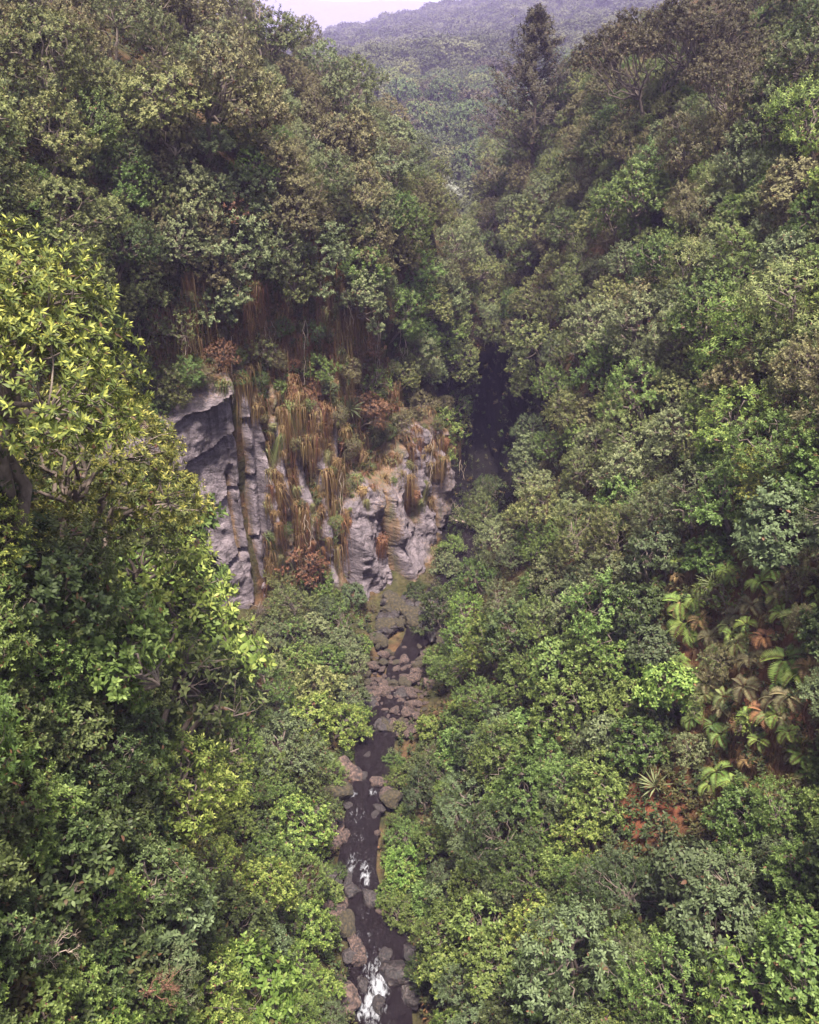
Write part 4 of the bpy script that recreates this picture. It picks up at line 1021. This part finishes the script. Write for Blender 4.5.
for (u, v, s, lab) in ((660, 792, .9, 'spiky green rosette plant on the red earth patch'), (718, 588, .9, 'spiky pale rosette plant among ferns near the right edge'), (345, 410, 1.3, 'spiky rosette plant clinging to the grassy cliff above lower rock face'), (168, 130, 1.2, 'spiky rosette plant among grey-green trees on upper left slope')):
    b = hit(u, v)
    if b:
        o = obj('spiky_rosette', ROSE[0], LEAF['grey-green']); o.location = b[0] + b[1] * .25 + np.array([0, 0, .1]); o.scale = (s, s, s)
        o.rotation_euler = Vector((0, 0, 1)).lerp(Vector(b[1]), .5).to_track_quat('Z', 'Y').to_euler()
        fixed(o, lab, 'rosette plant')

# dead branches, vines
DB = [(20, 950, .38, PALE_BARK, 'pale dead branches sprawling in the bottom left corner'), (195, 765, 1.0, PALE_BARK, 'tangle of pale dead branches on the left slope beside the ferns'), (460, 525, 1.2, PALE_BARK, 'bare tan branches at the mouth of the dark cleft'),
      (60, 500, .5, BARK, 'bare brown branches below the yellow-tipped tree'), (110, 520, .5, PALE_BARK, 'bare pale twigs left of the grey slab'), (170, 680, .8, PALE_BARK, 'bare tan twigs on the left bank below the grey slab'),
      (600, 560, .7, BARK, 'bare dark branch among grey-green bushes right of the cleft'), (250, 630, .9, BARK, 'dead stem at the foot of the grey slab'), (120, 985, .4, RED_BARK, 'reddish dead branches near the bottom left bushes'), (500, 780, .7, PALE_BARK, 'pale dead twig among green bushes on the right bank'),
      (70, 620, .4, PALE_BARK, 'bare pale branch in the dark gap at the left edge'), (130, 200, 1.0, BARK, 'bare grey branch among trees on the upper left slope')]
for k, (u, v, s, bk, lab) in enumerate(DB):
    b = hit(u, v)
    if not b: continue
    me = DEADS[k % 3]
    if not me.materials: me.materials.append(BARK)
    o = obj('dead_branch', me); set_mat(o, bk); s *= .75; o.location = b[0] + b[1] * .5; o.scale = (s, s, s)
    o.rotation_euler = (Vector((.35 if u < 400 else -.35, -.2, .6)).normalized().to_track_quat('Z', 'Y') @ Matrix.Rotation(k * 1.3, 3, 'Z').to_quaternion()).to_euler()
    fixed(o, lab, 'branch')
VP = [(175, 325), (228, 345), (262, 330), (300, 330), (340, 300), (372, 330), (395, 330), (275, 480), (310, 520), (335, 480), (455, 470), (430, 440)]
for k, (u, v) in enumerate(VP):
    b = hit_all(u, v)
    me = VINE[k % 2]
    if not me.materials: me.materials.append(PALE_BARK)
    o = obj('hanging_vine', me); set_mat(o, PALE_BARK); o.location = b[0] + b[1] * .5 + np.array([0, 0, .6])
    register(o, 'thin pale', 'hanging vine', 'vine', 'vines hanging on the cliff')

# boulders
def boulder(u, v, s, mat, look, sink=.25):
    b = hit_all(u, v)
    if not b: return
    me = random.choice(BOULD)
    o = obj('boulder', me)
    if not me.materials: me.materials.append(BOULDER)
    set_mat(o, mat)
    p = b[0].copy()
    p[2] = max(p[2], stream_z(p[1]) - .15)
    o.location = p + np.array([0, 0, s * sink]); sc = s * random.uniform(.9, 1.1)
    o.scale = (sc, sc * random.uniform(.8, 1.2), sc)
    o.rotation_euler = (random.uniform(-.3, .3), random.uniform(-.3, .3), random.uniform(0, 6.28))
    register(o, look, 'boulder', 'boulder', 'boulders along the stream')
for a in ((340, 998, .8, BOULDER, 'large reddish brown'), (365, 990, .42, WET_BOULDER, 'wet dark'), (395, 985, .62, WET_BOULDER, 'wet dark'), (412, 1000, .55, WET_BOULDER, 'large wet dark'), (378, 1012, .4, WET_BOULDER, 'small wet dark'),
          (346, 932, .7, MOSS_BOULDER, 'large mossy'), (330, 905, .5, BOULDER, 'brown'), (326, 880, .45, WET_BOULDER, 'wet dark'), (350, 886, .4, WET_BOULDER, 'wet dark'), (352, 898, .45, WET_BOULDER, 'wet dark'), (372, 905, .5, WET_BOULDER, 'wet dark'),
          (335, 800, .8, MOSS_BOULDER, 'large mossy'), (350, 780, .75, BOULDER, 'pinkish brown'), (392, 808, .5, MOSS_BOULDER, 'mossy'), (378, 788, .4, BOULDER, 'pinkish brown'), (332, 830, .6, BOULDER, 'brown'), (328, 850, .6, BOULDER, 'pinkish brown'),
          (362, 738, .5, BOULDER, 'pinkish tan'), (335, 910, .5, BOULDER, 'brown'), (418, 965, .6, WET_BOULDER, 'large wet dark'), (385, 960, .35, WET_BOULDER, 'small wet dark'), (358, 965, .45, BOULDER, 'reddish brown')): boulder(*a)
for k in range(38):
    y_ = random.uniform(21.5, 39); sd_ = random.choice((-1, 1)); sz_ = random.choice([.16, .22, .3, .4])
    q_ = np.array([stream_x(y_) + sd_ * float(np.interp(y_, sy, wid)) * random.uniform(.35, 1.35), y_, stream_z(y_)]); uu, vv, _ = project(q_)
    mt_, lk_ = random.choice(((BOULDER, 'reddish brown'), (WET_BOULDER, 'wet dark'), (MOSS_BOULDER, 'mossy'), (WET_BOULDER, 'wet dark')))
    boulder(uu, vv, sz_, mt_, ('small ' if sz_ < .25 else '') + lk_)
bp_ = []
for _ in range(4000):
    u, v = random.uniform(355, 445), random.uniform(600, 745)
    bar = inside([(362, 662), (425, 650), (432, 690), (418, 735), (395, 742), (385, 725), (368, 700)], u, v)
    rim = inside([(375, 655), (385, 600), (445, 595), (450, 650), (420, 632), (395, 632)], u, v)
    if not (bar or rim): continue
    if any((u - a) ** 2 + (v - b) ** 2 < 4.8 ** 2 for a, b in bp_): continue
    bp_.append((u, v))
    pick = random.random()
    s = random.choice([.10, .14, .18, .24, .34]) * (1.9 if rim else 1)
    boulder(u, v, s, (MOSS_BOULDER if pick < .65 else WET_BOULDER) if rim else BOULDER if pick < .8 else MOSS_BOULDER, ('small ' if s < .22 else '') + (('mossy' if pick < .65 else 'wet dark') if rim else 'pinkish brown' if pick < .8 else 'mossy'))
print('boulders', len(bp_))

# ------------------------------------------------------------------ undergrowth (uncountable low cover)
def undergrowth():
    rg = np.random.default_rng(77); P, Nn = [], []
    while len(P) < 34000:
        u, v = rg.uniform(-120, 940), rg.uniform(-40, 1110)
        b = hit(u, v)
        if b is None: continue
        if any(inside(B, u, v) for B in (STREAM, SLAB, LOWROCK)): continue
        if inside(EARTH, u, v) and rg.random() < .1: continue
        if inside(CLEFT, u, v) and rg.random() < .6: continue
        if inside(FERNY, u, v) and rg.random() < .75: continue
        if b[0][1] > 128: continue
        P.append(b[0] + b[1] * rg.uniform(.0, .5)); Nn.append(b[1])
    P, Nn = np.array(P), np.array(Nn)
    A = Nn * .6 + [0, 0, .7] + rg.normal(0, .4, P.shape)
    b = Buf(); sprays(b, rg, P, A, 10, .3, .18, .45)
    return b.mesh('undergrowth')
m, N, L = new_mat('undergrowth_leaf')
at = node(N, 'ShaderNodeAttribute', attribute_name='rnd'); tcn = node(N, 'ShaderNodeTexCoord')
nz = node(N, 'ShaderNodeTexNoise', Scale=.5, Detail=4); L.new(tcn.outputs['Object'], nz.inputs['Vector'])
r1 = ramp(N, [(0, (.10, .055, .03)), (.12, (.06, .045, .02)), (.2, (.015, .021, .008)), (.6, (.030, .040, .014)), (1, (.062, .074, .028))])
r2 = ramp(N, [(.35, (1.25, .8, .7)), (.5, (.9, .9, .9)), (.65, (.9, 1.1, .8))])
L.new(at.outputs['Fac'], r1.inputs[0]); L.new(nz.outputs['Fac'], r2.inputs[0])
mm = node(N, 'ShaderNodeMixRGB', blend_type='MULTIPLY', Fac=1.0); L.new(r1.outputs[0], mm.inputs[1]); L.new(r2.outputs[0], mm.inputs[2])
p = node(N, 'ShaderNodeBsdfPrincipled', Roughness=.6); p.inputs['Specular IOR Level'].default_value = .12; o = node(N, 'ShaderNodeOutputMaterial')
L.new(mm.outputs[0], p.inputs['Base Color']); L.new(p.outputs[0], o.inputs['Surface'])
ug = obj('undergrowth', undergrowth(), m); ug['kind'] = 'stuff'

# ------------------------------------------------------------------ wood on the far hills
def far_crown(seed, S_=210, L_=.42):
    rg = np.random.default_rng(seed); lb = [(np.array([0, 0, 2.9]), np.array([2.3, 2.3, 2.1]))]
    for k in range(8):
        a = rg.uniform(0, 6.28); q = rg.uniform(.5, 1.7); rr_ = rg.uniform(.7, 1.2)
        lb.append((np.array([q * math.cos(a), q * math.sin(a), 4.2 - .35 * q * q + rg.normal(0, .3)]), np.array([rr_, rr_, rr_ * .8])))
    P, N_ = lobe_points(rg, lb, S_, -.4)
    b = Buf(); sprays(b, rg, P, N_ * 1.0 + [0, 0, .15] + rg.normal(0, .10, P.shape), 5, .3, L_, .75)
    tb = Tubes(); tb.add(bent(rg, [0, 0, -.6], [0, 0, 3.4], 5, .05), .2, .12, 5)
    return b, tb
FC = [far_crown(s_) for s_ in range(5)]
FC2 = [far_crown(s_, 520, .26) for s_ in range(5)]
def wood():
    rg = np.random.default_rng(3); pts = []
    PA = np.zeros((4000, 2))
    for _ in range(40000):
        y = 130 + 1290 * rg.random() ** 1.35; t = y / 1.09
        x = rg.uniform(-.15, .28) * t; dm = float(np.interp(y, [130, 300, 1400], [4.6, 6.6, 15.]))
        if pts and np.min((PA[:len(pts), 0] - x) ** 2 + (PA[:len(pts), 1] - y) ** 2) < dm ** 2: continue
        PA[len(pts)] = (x, y)
        pts.append((x, y))
        if len(pts) > 3000: break
    return pts
WP = wood()
FARM = leaf_mat('far_leaf', (.035, .043, .020), (.070, .082, .036), (.115, .125, .060), None, DEAD, .04, gloss=.1, hue=.02)
Vs, Ts, As, Bs, off = [], [], [], [], 0
rgw = np.random.default_rng(8)
vis = sorted(WP, key=lambda q: q[1])
FME = []
for b, tb in FC2: FME.append((b.mesh('crown'), tb.mesh('trunk')))
n_ind = 0
for (x, y) in vis:
    z = float(hill_h(np.array([x]), np.array([y]))[0]); s = rgw.uniform(.85, 1.35) * float(np.interp(y, [130, 300, 1400], [1.1, 1.6, 3.7])); k = int(rgw.integers(0, 5))
    u_, v_, _ = project((x, y, z + 3))
    if y < 330 and n_ind < 150 and 380 < u_ < 640 and -20 < v_ < 190:
        n_ind += 1
        root = bpy.data.objects.new('hill_tree', None); COL.objects.link(root); root.location = (x, y, z); root.scale = (s, s, s * rgw.uniform(.9, 1.2)); root.rotation_euler = (0, 0, rgw.uniform(0, 6.28))
        c_ = random.choice(['dark green', 'dark brown', 'dark green', 'olive'])
        for me, mt, nm in ((FME[k][0], LEAF[c_], 'crown'), (FME[k][1], BARK, 'trunk')):
            if not me.materials: me.materials.append(mt)
            set_mat(obj(nm, me, None, root), mt)
        register(root, ('small ' if s < 1.1 else 'large ' if s > 1.5 else '') + 'hazy ' + c_, 'round-crowned tree', 'tree', 'trees on the near foot of the hazy hill', (x, y, z + 3)); continue
    b = FC[k][0]; a = rgw.uniform(0, 6.28); ca, sa = math.cos(a), math.sin(a)
    V = np.concatenate(b.V); V = np.stack([V[:, 0] * ca - V[:, 1] * sa, V[:, 0] * sa + V[:, 1] * ca, V[:, 2]], 1) * s + [x, y, z]
    Vs.append(V); Ts.append(np.concatenate(b.T) + off); off += len(V)
    sh = rgw.uniform(-.45, .45); As.append(np.clip(np.concatenate(b.A) * .8 + .1 + sh, .13, 1)); Bs.append(np.concatenate(b.B))
fw = obj('far_wood', mesh_np('far_wood', np.concatenate(Vs), np.concatenate(Ts), {'rnd': np.concatenate(As), 'tip': np.concatenate(Bs)}), FARM); fw['kind'] = 'stuff'
print('hill trees', n_ind, len(vis))

# ------------------------------------------------------------------ haze
hb = np.array([[x, y, z] for x in (-1700, 1700) for y in (-40, 3300) for z in (-6, 330)], float)
hf = [[0, 1, 3, 2], [4, 6, 7, 5], [0, 4, 5, 1], [2, 3, 7, 6], [0, 2, 6, 4], [1, 5, 7, 3]]
hm, N, L = new_mat('haze_air')
pv = node(N, 'ShaderNodeVolumePrincipled'); pv.inputs['Color'].default_value = (*HAZE_COLOR, 1); pv.inputs['Density'].default_value = HAZE_DENSITY
o = node(N, 'ShaderNodeOutputMaterial'); L.new(pv.outputs[0], o.inputs['Volume'])
hz = obj('haze', mesh_np('haze', hb, None, quads=hf), hm); hz['kind'] = 'stuff'

# ------------------------------------------------------------------ labels: every thing gets words of its own
MARK = [((215, 500), 'the bare grey slab'), ((390, 550), 'the lower rock face'), ((408, 642), 'the pool under the cliff'), ((375, 755), 'the middle pool'), ((352, 875), 'the upper cascade'),
        ((376, 1000), 'the lower cascade'), ((400, 690), 'the boulder bar'), ((488, 420), 'the dark cleft'), ((655, 808), 'the red earth patch'), ((800, 775), 'the dark hollow'),
        ((690, 620), 'the ferny bank'), ((738, 60), 'the umbrella tree'), ((530, 90), 'the tall feathery tree'), ((55, 330), 'the yellow-tipped tree'), ((256, 20), 'the slender skyline tree'),
        ((358, 85), 'the broad domed tree'), ((20, 955), 'the bottom left dead branches'), ((240, 985), 'the bright green bush'), ((440, 190), 'the pale silvery bush'), ((770, 480), 'the yellow-green rosette tree'),
        ((195, 765), 'the pale branch tangle'), ((640, 60), 'the brown umbrella tree'), ((165, 905), 'the broad-leaved bush'), ((819, 1000), 'the bottom right corner'), ((45, 75), 'the spreading olive tree'),
        ((700, 440), 'the hanging grass curtain'), ((0, 650), 'the left picture edge'), ((819, 330), 'the right picture edge'), ((600, 960), 'the bottom edge bushes'), ((330, 330), 'the rusty grass cliff'), ((228, 215), 'the russet bush')]
def where(u, v):
    (mu, mv), nm = min(MARK, key=lambda m_: (m_[0][0] - u) ** 2 + (m_[0][1] - v) ** 2)
    du, dv = u - mu, v - mv; d = math.hypot(du, dv)
    if d < 14: return 'at ' + nm
    far = 'just ' if d < 42 else 'well ' if d > 95 else ''
    if abs(dv) > 2.2 * abs(du): w_ = 'below' if dv > 0 else 'above'
    elif abs(du) > 2.2 * abs(dv): w_ = ('right' if du > 0 else 'left') + ' of'
    else: w_ = ('lower' if dv > 0 else 'upper') + (' right' if du > 0 else ' left') + ' of'
    return far + w_ + ' ' + nm
ORD = ['first', 'second', 'third', 'fourth', 'fifth', 'sixth', 'seventh', 'eighth', 'ninth', 'tenth', 'eleventh', 'twelfth', 'thirteenth', 'fourteenth', 'fifteenth', 'sixteenth', 'seventeenth', 'eighteenth', 'nineteenth', 'twentieth']
buck = {}
for th in THINGS:
    buck.setdefault(f"{th[1]} {th[2]} {where(th[3], th[4])}", []).append(th)
for lab, ths in buck.items():
    if len(ths) == 1: ths[0][0]['label'] = lab; continue
    du = max(t[3] for t in ths) - min(t[3] for t in ths); dv = max(t[4] for t in ths) - min(t[4] for t in ths)
    key, a_, z_ = (3, 'leftmost', 'rightmost') if du > dv else (4, 'highest', 'lowest')
    ths.sort(key=lambda t: t[key])
    for i, th in enumerate(ths):
        pre = a_ if i == 0 else z_ if i == len(ths) - 1 else (ORD[i] if i < len(ORD) else str(i + 1)) + (' from left' if key == 3 else ' from top')
        th[0]['label'] = f"{lab}, {pre}" if len(f'{lab} {pre}'.split()) <= 16 else f"{lab}, {pre}".replace('round-crowned ', '')
print('things', len(THINGS))
